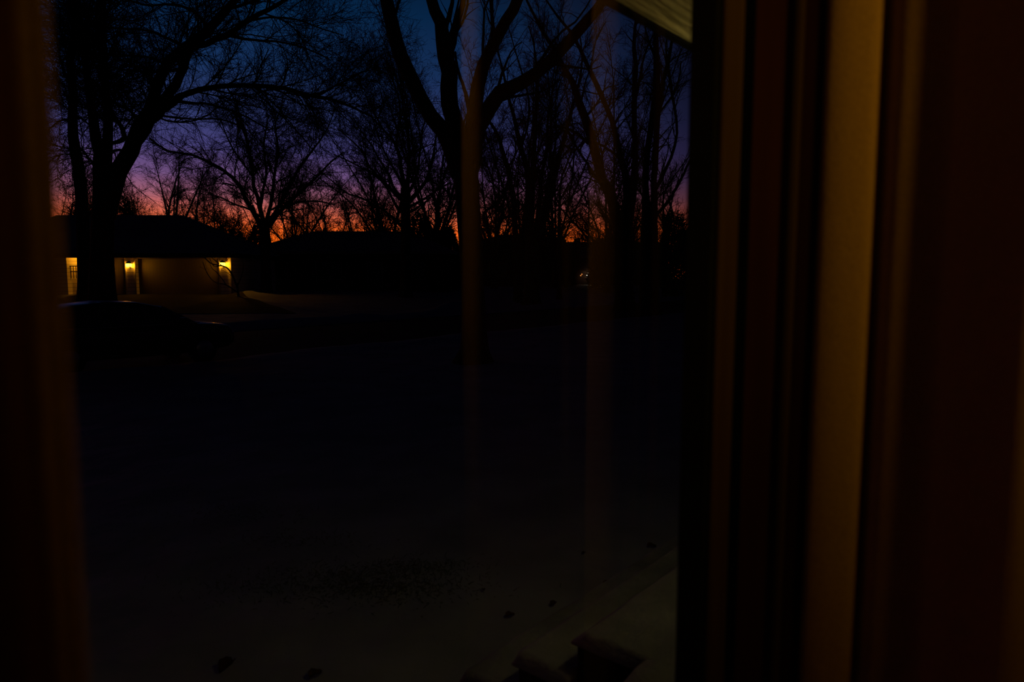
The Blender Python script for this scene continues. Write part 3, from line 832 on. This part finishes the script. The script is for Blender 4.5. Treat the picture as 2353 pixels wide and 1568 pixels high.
T('kerb_tree', 'dark twin-stemmed tree with flared base, rightmost beside the window frame', 33.5,
  [(1490, 728, 60), (1491, 700, 50), (1491, 640, 47), (1491, 580, 46), (1492, 520, 42)],
  [[(1486, 540, 30), (1482, 470, 20), (1482, 427, 16), (1488, 350, 15), (1496, 290, 15), (1506, 225, 17), (1508, 180, 17), (1508, 128, 14), (1506, 60, 12), (1500, -10, 9)],
   [(1498, 530, 24), (1503, 449, 16), (1506, 380, 15), (1510, 300, 14), (1517, 230, 12), (1528, 170, 10), (1540, 120, 8), (1548, 60, 5)],
   [(1504, 440, 9), (1525, 400, 8), (1550, 340, 7), (1556, 290, 6), (1546, 230, 7), (1538, 170, 7), (1530, 120, 5), (1535, 70, 3)],
   [(1515, 260, 6), (1530, 240, 5), (1548, 215, 5), (1560, 180, 4), (1565, 140, 3)],
   [(1508, 140, 6), (1496, 110, 5), (1484, 70, 4), (1478, 30, 3)],
   [(1500, 500, 10), (1530, 470, 8), (1560, 420, 7), (1590, 360, 5)],
   [(1483, 460, 5), (1462, 430, 4), (1445, 412, 3)]],
  211, STREET, spread=.06, dens=1.3, L1=2.4, twig=1.1)

T('bare_shrub', 'bare shrub whose curved twigs cross the right end of the garage door', 40.5,
  [(548, 692, 5), (547, 670, 4.5), (545, 650, 4)],
  [[(546, 665, 5), (534, 632, 4), (520, 615, 3.5), (507, 611, 3), (488, 607, 3), (475, 598, 2), (468, 590, 1.5)],
   [(507, 611, 2.5), (494, 613, 2), (486, 604, 2), (482, 594, 1.5)], [(516, 614, 2.5), (500, 604, 2), (492, 597, 2), (484, 590, 1.2)],
   [(545, 672, 3.5), (520, 655, 3), (497, 650, 2.4), (484, 640, 2), (474, 624, 2), (466, 602, 1.5)],
   [(520, 655, 2), (500, 628, 2), (488, 618, 1.6), (480, 600, 1.2)], [(547, 655, 3), (556, 630, 2.5), (560, 605, 2)]],
  212, None, spread=.01, dens=.9, L1=.7, twig=.9, levels=2)

# --- untraced background trees
BG = 'bare trees beyond the roofs'
bgl = [
 # x, D, ybase, h, stems, lean, w, seed, label
 (395, 60, 640, 11.5, 9, 26, .34, 1, 'many-stemmed bare tree behind the middle of the garage roof'),
 (330, 58, 640, 9.0, 7, 24, .22, 2, 'bare tree behind the left part of the garage roof'),
 (470, 62, 640, 11.0, 7, 30, .25, 3, 'bare tree behind the right slope of the garage roof'),
 (150, 60, 640, 12.0, 6, 22, .28, 4, 'bare tree at the left edge beside the curtain'),
 (545, 70, 640, 9.5, 7, 34, .22, 5, 'bare tree behind the gap between the garage house and its neighbour'),
 (690, 66, 640, 12.5, 8, 32, .28, 6, 'bare tree over the left half of the dark ranch roof'),
 (760, 70, 640, 11.5, 8, 32, .28, 7, 'bare tree over the middle of the dark ranch roof'),
 (835, 66, 640, 10.5, 7, 28, .25, 8, 'bare tree left of the vase-shaped one over the ranch roof'),
 (890, 60, 640, 17.0, 8, 22, .28, 9, 'tall faint bare tree behind the vase-shaped one'),
 (1005, 58, 640, 24.0, 9, 20, .3, 10, 'tall faint bare tree left behind the forked street tree'),
 (1135, 60, 645, 18.0, 9, 22, .28, 11, 'tall bare tree right behind the forked street tree'),
 (1195, 60, 645, 24.0, 7, 16, .3, 12, 'very tall bare tree behind the clump of stems'),
 (1275, 64, 645, 26.0, 7, 16, .3, 13, 'very tall bare tree behind the thin lone tree'),
 (1395, 60, 645, 24.0, 7, 18, .3, 14, 'very tall bare tree behind the broad limbed one'),
 (1440, 70, 650, 13.0, 8, 28, .28, 15, 'bare tree behind the base of the broad one'),
 (1530, 62, 650, 14.5, 8, 26, .3, 16, 'dense bare tree beside the window frame'),
 (640, 58, 640, 9.0, 7, 40, .22, 17, 'low wide bare tree right of the roof gap'),
 (1300, 66, 650, 6.5, 7, 34, .15, 18, 'low bushy bare tree in front of the long distant roof'),
 (1420, 60, 650, 7.0, 9, 34, .15, 19, 'low tangled bare tree at the foot of the broad one'),
 (260, 64, 640, 9.5, 7, 28, .22, 20, 'bare tree seen between the stems of the spreading tree'),
 (1240, 62, 650, 7.5, 6, 26, .16, 21, 'small bare tree behind the clump stems'),
 (970, 60, 640, 7.0, 6, 36, .15, 22, 'small bare tree rising from the evergreen shrub'),
]
for (x, D, yb, h, st_, le, w, sd, lb) in bgl:
    fan_tree('background_tree', lb, x, D, yb, h, 300 + sd, st_, le, w, BG, L1=3.0 if h < 15 else 3.4, dens=1.8 if h < 15 else 1.7, twig=1.3, levels=3, low=.18)

EG = 'dark evergreens along the skyline'
for (x, D, yb, h, wd, sd, lb) in (
    (965, 56, 655, 6.0, 4.6, 1, 'dark evergreen shrub at the foot of the vase-shaped tree'),
    (1010, 57, 655, 5.2, 3.4, 2, 'smaller dark evergreen right of the one by the vase-shaped tree'),
    (872, 64, 650, 5.2, 5.6, 3, 'low dark evergreen left of the vase-shaped tree'),
    (540, 66, 645, 5.4, 4.0, 4, 'dark evergreen in the gap beside the garage roof'),
    (592, 58, 650, 5.2, 3.4, 5, 'dark evergreen at the foot of the arching tree'),
    (300, 64, 645, 7.4, 4.4, 6, 'tall dark evergreen behind the left part of the garage roof'),
    (360, 70, 645, 6.6, 5.0, 7, 'dark evergreen behind the middle of the garage roof'),
    (205, 62, 645, 7.4, 3.6, 8, 'dark evergreen behind the slender tree'),
    (690, 70, 645, 5.2, 6.0, 9, 'low dark evergreen over the left half of the ranch roof'),
    (775, 72, 645, 5.3, 6.0, 10, 'low dark evergreen over the right half of the ranch roof'),
    (1258, 70, 650, 5.6, 3.0, 11, 'dark evergreen behind the clump of stems'),
    (1288, 72, 650, 5.0, 2.4, 12, 'small dark evergreen left of the orange gap'),
    (1395, 66, 650, 5.0, 4.0, 13, 'low dark evergreen right of the orange gap'),
    (1165, 82, 650, 5.8, 4.5, 14, 'low dark evergreen behind the peaked roof'),
    (1540, 58, 650, 7.0, 4.0, 15, 'dark evergreen beside the window frame'),
    (1072, 75, 650, 4.6, 4.6, 16, 'low dark evergreen directly behind the forked street tree'),
    (1105, 78, 650, 4.4, 4.0, 17, 'low dark evergreen left behind the peaked roof'),
    (1575, 74, 650, 6.0, 5.0, 18, 'dark evergreen mass touching the right window frame'),
    (1036, 66, 652, 5.6, 3.2, 20, 'dark evergreen just left of the forked street tree'),
    (1570, 100, 650, 7.5, 13, 21, 'long dark evergreen row far behind the right hand trunks'),
    (1620, 78, 650, 6.4, 5.0, 19, 'dark evergreen mass mostly behind the right window frame')):
    evergreen('evergreen', lb, x, D, yb, h, wd, 400 + sd, EG, n=3200 if x < 700 else 5200, leaf=.11)

# ================================================================== OWN HOUSE (local x = along wall s, y = outward n)
def H(b, name, m, parent=None, smooth=False, kind=None):
    o = b.build(name, m, parent, smooth)
    if parent is None: o.rotation_euler.z = WA
    if kind: o['kind'] = kind
    return o


GL = 0.50      # glass plane
S0, S1 = -0.62, 1.124      # opening along the wall
Z0, Z1 = 1.18, 2.86
FZ, CZ = 0.55, 3.02
IN, OUT = 0.33, 0.53
b = MB()
b.box(-3.2, S0, IN, OUT, FZ - .5, CZ + .3); b.box(S1, 3.6, IN, OUT, FZ - .5, CZ + .3)
b.box(S0, S1, IN, OUT, FZ - .5, Z0); b.box(S0, S1, IN, OUT, Z1, CZ + .3)
H(b, 'wall_front', M['wall'], kind='structure')
H(MB().box(-3.2, 3.6, -4.2, IN, FZ - .1, FZ), 'floor', M['floorwood'], kind='structure')
H(MB().box(-3.2, 3.6, -4.2, IN, CZ, CZ + .1), 'ceiling', M['wall'], kind='structure')
H(MB().box(-3.3, -3.2, -4.3, OUT, FZ - .1, CZ + .1), 'wall_left', M['wall'], kind='structure')
H(MB().box(3.6, 3.7, -4.3, OUT, FZ - .1, CZ + .1), 'wall_right', M['wall'], kind='structure')
H(MB().box(-3.2, 3.6, -4.3, -4.2, FZ - .1, CZ + .1), 'wall_back', M['wall'], kind='structure')

win = empty('window_1', (0, 0, 0), WA); win['kind'] = 'structure'
# jamb liner with stepped profile on the right
b = MB(); b.box(S1 - .002, S1 + .004, .378, .438, Z0, Z1, .001); b.box(S0 - .001, S0 + .012, .378, .438, Z0, Z1, .002)
b.box(S0, S1, .378, .438, Z1 - .012, Z1)
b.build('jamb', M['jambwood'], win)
MB().box(S1 - .003, S1 + .003, .318, .360, Z0, Z1).box(S0 - .003, S0 + .003, .318, .360, Z0, Z1).build('jamb_shade_strip', M['shadestrip'], win)  # added dark strip in place of the shade beside the curtain
b = MB(); b.box(S1 - .010, S1 + .004, .361, .377, Z0, Z1, .005); b.box(S0 - .004, S0 + .010, .361, .377, Z0, Z1, .005)
b.build('stop_bead', M['beadwood'], win)
b = MB(); b.box(S1 + .012, S1 + .10, .305, .33, Z0 - .09, Z1 + .10, .006)
b.box(S0 - .10, S0 - .012, .305, .33, Z0 - .09, Z1 + .10, .006); b.box(S0, S1, .305, .33, Z1, Z1 + .10, .006)
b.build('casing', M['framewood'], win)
b = MB()
b.box(S1 - .006, S1 + .004, .438, .4555, Z0, Z1)
b.build('gasket', M['gasket'], win)
# sash: wooden room face with two soft ridges, black glazing side
b = MB(); b.box(1.035, 1.073, .4465, .457, Z0, Z1, .004); b.box(1.070, 1.112, .4500, .457, Z0, Z1, .003); b.box(S0 + .01, S0 + .11, .4465, .457, Z0, Z1, .004)
b.box(S0, S1 - .02, .4465, .457, Z0, Z0 + .10, .004); b.box(S0, S1 - .02, .4465, .457, Z1 - .10, Z1, .004)
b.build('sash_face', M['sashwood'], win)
b = MB(); b.box(1.022, S1, .457, .500, Z0, Z1, .002); b.box(S0, S0 + .10, .457, .500, Z0, Z1, .002)
b.box(S0, S1, .457, .500, Z0, Z0 + .05, .003); b.box(S0, S1, .457, .500, Z1 - .05, Z1, .003); b.box(1.10, S1, .505, .53, Z0, Z1); b.box(S0, S0 + .02, .505, .53, Z0, Z1)
b.build('window_frame', M['sashdark'], win)
MB().box(S0 + .02, S1 - .01, GL + .0005, GL + .0045, Z0 + .01, Z1 - .01).build('pane', M['glass'], win)
MB().box(S0 - .1, S1 + .1, .22, .456, Z0 - .03, Z0, .006).build('window_sill', M['framewood'], win)


# curtains: traced in plan as (s, n), hung from the rod to near the floor
def curtain(name, label, plan, z0, z1, seed, gather=0.0, wob=.004, thick=.003):
    rg = random.Random(seed)
    pl = catmull(np.array([(a, c, 0.0) for a, c in plan]), 150)[:, :2]
    nz_ = 26
    bm = bmesh.new(); rows = []
    for j in range(nz_ + 1):
        t = j / nz_; z = z0 + (z1 - z0) * t
        row = []
        for i, (a, c) in enumerate(pl):
            d = wob * noise.noise(Vector((i * .06, z * .9, seed)))
            da = gather * (1 - t)
            row.append(bm.verts.new((a + d + da, c + d * .6, z)))
        rows.append(row)
    for A, B in zip(rows[:-1], rows[1:]):
        for i in range(len(A) - 1): bm.faces.new([A[i], A[i + 1], B[i + 1], B[i]])
    me = bpy.data.meshes.new('cloth'); bm.to_mesh(me); bm.free()
    r = empty(name, (0, 0, 0), WA); tag(r, label, 'curtain', 'curtains at the window')
    o = mesh_obj('cloth', me, M['curtain'], r, True)
    md = o.modifiers.new('thickness', 'SOLIDIFY'); md.thickness = thick; md.offset = 0
    return r


def pol(x, rr):
    """plan point seen at photo column x, rr metres from the eye"""
    th = math.atan((x - W_ / 2) / F) + (math.pi / 2 - WA) * 0 + 0
    phi = th + R(50)
    return (rr * math.sin(phi), rr * math.cos(phi))


def polphi(phi, rr): return (rr * math.sin(R(phi)), rr * math.cos(R(phi)))


right_plan = [(1.150, .320), (1.128, .328), (1.112, .322), (1.108, .300), (1.112, .275), (1.120, .257), (1.138, .254), (1.134, .243), (1.117, .232), (1.108, .220),
              (1.106, .202), (1.104, .185), (1.101, .170), (1.094, .157), (1.078, .144), (1.062, .125), (1.050, .103), (1.036, .078), (1.024, .056),
              (1.036, .030), (1.068, -.005), (1.105, -.045), (1.130, -.085), (1.150, -.105), (1.185, -.095), (1.20, -.05), (1.24, -.03), (1.27, -.07), (1.31, -.09), (1.35, -.04), (1.42, .01)]
curtain('curtain', 'brown curtain in soft folds right of the window, one fold bright amber', right_plan, FZ + .05, 2.93, 3)
left_plan = [pol(168, .34), pol(160, .345), pol(140, .345), pol(110, .35), pol(70, .37), pol(20, .40), polphi(10, .40), polphi(5, .36), polphi(0, .33), polphi(-6, .35), polphi(-14, .38), polphi(-24, .38), polphi(-32, .40), polphi(-40, .44)]
curtain('curtain', 'dark brown curtain edge close to the eye at the left side of the window', left_plan, FZ + .05, 2.93, 8, gather=-.012)
rod = empty('curtain_rod', (0, 0, 0), WA); tag(rod, 'dark curtain rod above the window carrying both curtains', 'curtain rod')
MB().lathe([(.011, -1.0), (.011, 1.7)], (0, .24, 2.95), axis=0, seg=14).build('pole', M['sashdark'], rod, True)
MB().lathe([(.012, 1.7), (.028, 1.72), (.03, 1.75), (.012, 1.78)], (0, .24, 2.95), axis=0, seg=14).lathe([(.012, -1.08), (.03, -1.05), (.028, -1.02), (.012, -1.0)], (0, .24, 2.95), axis=0, seg=14).build('finial', M['sashdark'], rod, True)
MB().box(-.9, -.88, .24, .36, 2.94, 2.96).box(1.6, 1.62, .24, .36, 2.94, 2.96).build('bracket', M['sashdark'], rod)

# soffit, fascia, outer cladding
EN = 1.148
H(MB().box(-3.6, 7.5, OUT, EN, 2.905, 2.93), 'trim_1', M['soffit'], kind='structure')
H(MB().box(-3.6, 7.5, EN, EN + .028, 2.893, 3.12), 'trim_2', M['fascia'], kind='structure')
H(MB().poly([(-3.6, EN + .1, 3.11), (7.5, EN + .1, 3.11), (7.5, -4.6, 4.6), (-3.6, -4.6, 4.6), (-3.6, EN + .1, 3.05), (7.5, EN + .1, 3.05), (7.5, -4.6, 4.54), (-3.6, -4.6, 4.54)],
            [(0, 1, 2, 3), (7, 6, 5, 4), (0, 4, 5, 1), (1, 5, 6, 2), (2, 6, 7, 3), (3, 7, 4, 0)]), 'roof', M['roofsnow'], kind='structure')
H(MB().box(3.7, 7.5, .40, OUT, -.1, 2.93), 'wall_outside', M['trimdark'], kind='structure')

# porch steps (side face towards the window)
st = empty('porch_steps', (0, 0, 0), WA); tag(st, 'snow-covered dark timber steps going down to the yard at the bottom of the window', 'steps')
SS = 2.375
steps = [(0.55, 1.65, .530), (1.65, 1.947, .335), (1.947, 2.243, .155)]
for k, (n0, n1, z) in enumerate(steps):
    MB().box(SS + .012 - .043 * k, 4.6, n0, n1 - .015, -.08, z - .045, .01).build('step', M['concrete'], st)


def snow_slab(s0, s1, n0, n1, zt, zb, seed, ns_=46, nn=16):
    bm = bmesh.new(); rows = []
    for i in range(ns_ + 1):
        row = []
        for j in range(nn + 1):
            a = s0 + (s1 - s0) * (i / ns_) ** 1.5; c = n0 + (n1 - n0) * j / nn
            e = min(a - s0, n1 - c, .03) / .03
            z = zb + (zt - zb) * (max(0, e) * (2 - max(0, e))) ** .5
            if e > .3: z += .010 * noise.noise(Vector((a * 4, c * 5, seed))) + .005 * noise.noise(Vector((a * 14, c * 14, seed)))
            ja = .006 * noise.noise(Vector((c * 9, seed, 1))) if i == 0 else 0
            jc = .008 * noise.noise(Vector((a * 7, seed, 5))) if j == nn else 0
            row.append(bm.verts.new((a + ja, c + jc, z)))
        rows.append(row)
    for A, B in zip(rows[:-1], rows[1:]):
        for j in range(nn): bm.faces.new([A[j], B[j], B[j + 1], A[j + 1]])
    bm.verts.ensure_lookup_table()
    ret = bmesh.ops.extrude_face_region(bm, geom=list(bm.faces))
    for v in ret['geom']:
        if isinstance(v, bmesh.types.BMVert): v.co.z = zb - .012
    bmesh.ops.recalc_face_normals(bm, faces=bm.faces)
    me = bpy.data.meshes.new('snow_cover'); bm.to_mesh(me); bm.free()
    return me


for k, (n0, n1, z) in enumerate(steps):
    mesh_obj('snow_cover', snow_slab(SS - .043 * k, 4.58, n0 + (.0 if k == 0 else -.012), n1 + .008, z + .02, z - .04, k * 7.3), M['stepsnow'], st, True)
# drift piled between the house wall and the step side
bm = bmesh.new(); rows = []
for i in range(31):
    row = []
    for j in range(21):
        a = 1.75 + (2.37 - 1.75) * i / 30; c = .54 + (1.60 - .54) * j / 20
        f = min(1, i / 26); f = f * f * (3 - 2 * f)
        e = max(0.0, min(1, (1.56 - c - .10 * (1 - f)) / .30)); e = e * e * (3 - 2 * e)
        z = .56 * e * (f ** .8) + .014 * noise.noise(Vector((a * 5, c * 5, 2)))
        if j == 20 or i == 0: z = -.06
        row.append(bm.verts.new((a, c, z)))
    rows.append(row)
for A, B in zip(rows[:-1], rows[1:]):
    for j in range(20): bm.faces.new([A[j], B[j], B[j + 1], A[j + 1]])
me = bpy.data.meshes.new('snow_drift'); bm.to_mesh(me); bm.free()
o = mesh_obj('snow_drift', me, M['stepsnow'], smooth=True); o.rotation_euler.z = WA; tag(o, kind='structure')

# grass showing through thin snow, fallen leaves, sticks
rg = np.random.default_rng(77)
n = 2600
cs = []
for (px, py, rad_, cnt) in ((760, 1345, 1.0, 1100), (900, 1360, .7, 700), (960, 1310, .5, 400), (700, 1240, .7, 200), (560, 1180, .8, 200)):
    bb = -(py - 784) / F; k = HC / -(bb * CP - SP); cx, cy = (px - W_ / 2) / F * k, (CP + bb * SP) * k
    cs.append(np.stack([cx + rg.normal(size=cnt) * rad_ * .42, cy + rg.normal(size=cnt) * rad_ * .16], 1))
c = np.concatenate(cs); n = len(c)
gz_ = np.array([ground_h(x, y) for x, y in c])
d = rg.normal(size=(n, 3)); d[:, 2] = rg.uniform(.25, 1.0, n); d /= np.linalg.norm(d, axis=1, keepdims=True)
L = rg.uniform(.02, .06, n)[:, None]
b0 = np.stack([c[:, 0], c[:, 1], gz_ - .005], 1)
pts = np.stack([b0, b0 + d * L * .6, b0 + d * L + np.array([0, 0, -.006])], 1)
rad = np.stack([np.full(n, .0022), np.full(n, .002), np.full(n, .0005)], 1)
o = mesh_obj('grass_tufts', tubes_mesh('grass', [(pts, rad, 3)]), M['grass']); tag(o, 'patch of dull winter grass poking through the snow below the window', 'grass', kind='stuff')

def gp(px, py, z=0.0):
    bb = -(py - 784) / F; k = (HC - z) / -(bb * CP - SP)
    return ((px - W_ / 2) / F * k, (CP + bb * SP) * k)


for (px, py, sz, lb) in ((1396, 1360, .075, 'curled dead leaf lying on the snow beside the upper seam of the steps'), (1497, 1262, .07, 'dark dead leaf on the snow near the window frame'),
                         (1270, 1402, .05, 'small dark leaf on the snow left of the curled one'), (1172, 1430, .06, 'dark twig scrap on the snow above the steps'),
                         (520, 1540, .10, 'dark clump sticking out of the snow at the lower left'), (725, 1556, .08, 'dark clump sticking out of the snow at the bottom edge'),
                         (1340, 1280, .03, 'tiny dark leaf on the snow below the amber reflection'), (1110, 1370, .03, 'tiny dark leaf on the snow straight below the forked tree')):
    x, y = gp(px, py)
    bm = bmesh.new(); rows = []
    for i in range(7):
        t = i / 6; hw = sz * .42 * math.sin(math.pi * min(1, t * .92 + .06)) ** .7
        rows.append([bm.verts.new(((t - .5) * sz, u * hw * (1 + .2 * math.sin(i * 2.3)), .012 + sz * .25 * (abs(u) ** 1.5) + .1 * sz * math.sin(t * 5))) for u in (-1, -.5, 0, .5, 1)])
    for A, B in zip(rows[:-1], rows[1:]):
        for j in range(4): bm.faces.new([A[j], A[j + 1], B[j + 1], B[j]])
    me = bpy.data.meshes.new('dead_leaf'); bm.to_mesh(me); bm.free()
    o = mesh_obj('dead_leaf', me, M['leaf'], smooth=True)
    md = o.modifiers.new('t', 'SOLIDIFY'); md.thickness = .003
    o.location = (x, y, ground_h(x, y)); o.rotation_euler = (0, 0, px * 1.7)
    tag(o, lb, 'leaf', 'dead leaves and scraps on the snow')


# ================================================================== SKY
w = bpy.data.worlds.new('dusk'); sc.world = w; w.use_nodes = True
nt = w.node_tree; nt.nodes.clear()
out = nt.nodes.new('ShaderNodeOutputWorld'); bg = nt.nodes.new('ShaderNodeBackground')
tc = nt.nodes.new('ShaderNodeTexCoord'); sx = nt.nodes.new('ShaderNodeSeparateXYZ')
nt.links.new(tc.outputs['Generated'], sx.inputs[0])


def srgb(r, g, b_):
    f = lambda c: (c / 255) / 12.92 if c / 255 <= .04045 else ((c / 255 + .055) / 1.055) ** 2.4
    return (f(r), f(g), f(b_), 1)


def ramp(stops):
    c = nt.nodes.new('ShaderNodeValToRGB'); e = c.color_ramp.elements
    e[0].position, e[0].color = stops[0]
    e[1].position, e[1].color = stops[-1]
    for p_, q in stops[1:-1]:
        k = e.new(p_); k.color = q
    nt.links.new(sx.outputs[2], c.inputs[0])
    return c


GA = 1.60   # light lost in the pane
def sr(r, g, b_):
    q = srgb(r, g, b_); return (q[0] * GA, q[1] * GA, q[2] * GA, 1)
west = ramp([(0.0, sr(250, 96, 10)), (.04, sr(250, 98, 14)), (.058, sr(230, 94, 34)), (.078, sr(190, 89, 68)), (.10, sr(134, 78, 94)), (.125, sr(94, 66, 106)), (.16, sr(60, 54, 102)), (.20, sr(40, 47, 90)), (.26, sr(18, 40, 77)), (.33, sr(4, 33, 64)), (.40, sr(1, 18, 40)), (.48, sr(0, 8, 18)), (.62, sr(0, 3, 8)), (1.0, sr(0, 1, 4))])
east = ramp([(0.0, sr(3, 4, 9)), (.1, sr(10, 5, 14)), (.3, sr(9, 4, 14)), (.45, sr(2, 2, 8)), (1.0, sr(0, 1, 4))])
dp = nt.nodes.new('ShaderNodeVectorMath'); dp.operation = 'DOT_PRODUCT'
az = R(-28); dp.inputs[1].default_value = (math.sin(az), math.cos(az), 0)
nt.links.new(tc.outputs['Generated'], dp.inputs[0])
mr = nt.nodes.new('ShaderNodeMapRange'); mr.interpolation_type = 'SMOOTHSTEP'
mr.inputs['From Min'].default_value = .62; mr.inputs['From Max'].default_value = 1.0; mr.inputs['To Min'].default_value = 0; mr.inputs['To Max'].default_value = 1
nt.links.new(dp.outputs['Value'], mr.inputs['Value'])
mx = nt.nodes.new('ShaderNodeMixRGB')
nt.links.new(mr.outputs[0], mx.inputs[0]); nt.links.new(east.outputs[0], mx.inputs[1]); nt.links.new(west.outputs[0], mx.inputs[2])
nt.links.new(mx.outputs[0], bg.inputs[0]); bg.inputs[1].default_value = 1.0
nt.links.new(bg.outputs[0], out.inputs[0])


# ================================================================== LAMPS
def light(name, kind, loc, energy, color, size=.1, rot=None):
    l = bpy.data.lights.new(name, kind); l.energy = energy; l.color = color
    if kind == 'POINT': l.shadow_soft_size = size
    if kind == 'AREA': l.size = size
    o = bpy.data.objects.new(name, l); col.objects.link(o); o.location = loc
    if rot: o.rotation_euler = rot
    return o


# unseen added spot coned onto the curtains, and the porch light by the door
tgt = S(1.02, .30, 2.94); src = S(.45, -1.0, 2.92)
rl = light('curtain_spot_light', 'SPOT', src, 19.0, (1.0, .53, .03))
rl.data.spot_size = R(114); rl.data.spot_blend = 1.0; rl.data.shadow_soft_size = .06
rl.rotation_euler = (tgt - src).to_track_quat('-Z', 'Y').to_euler()
light('porch_light', 'POINT', S(2.75, .74, 2.67), 4.0, (1.0, .88, .40), .05)

# ================================================================== CAMERA
cam = bpy.data.cameras.new('camera'); co = bpy.data.objects.new('camera', cam); col.objects.link(co)
co.location = (0, 0, HC); co.rotation_euler = (math.pi / 2 - PITCH, 0, 0)
cam.sensor_width = 36; cam.lens = F / W_ * 36; cam.clip_start = .02; cam.clip_end = 500
cam.dof.use_dof = True; cam.dof.focus_distance = 32; cam.dof.aperture_fstop = 2.8
sc.camera = co
sc.view_settings.view_transform = 'Standard'; sc.view_settings.look = 'None'
sc.view_settings.exposure = 0; sc.view_settings.gamma = 1
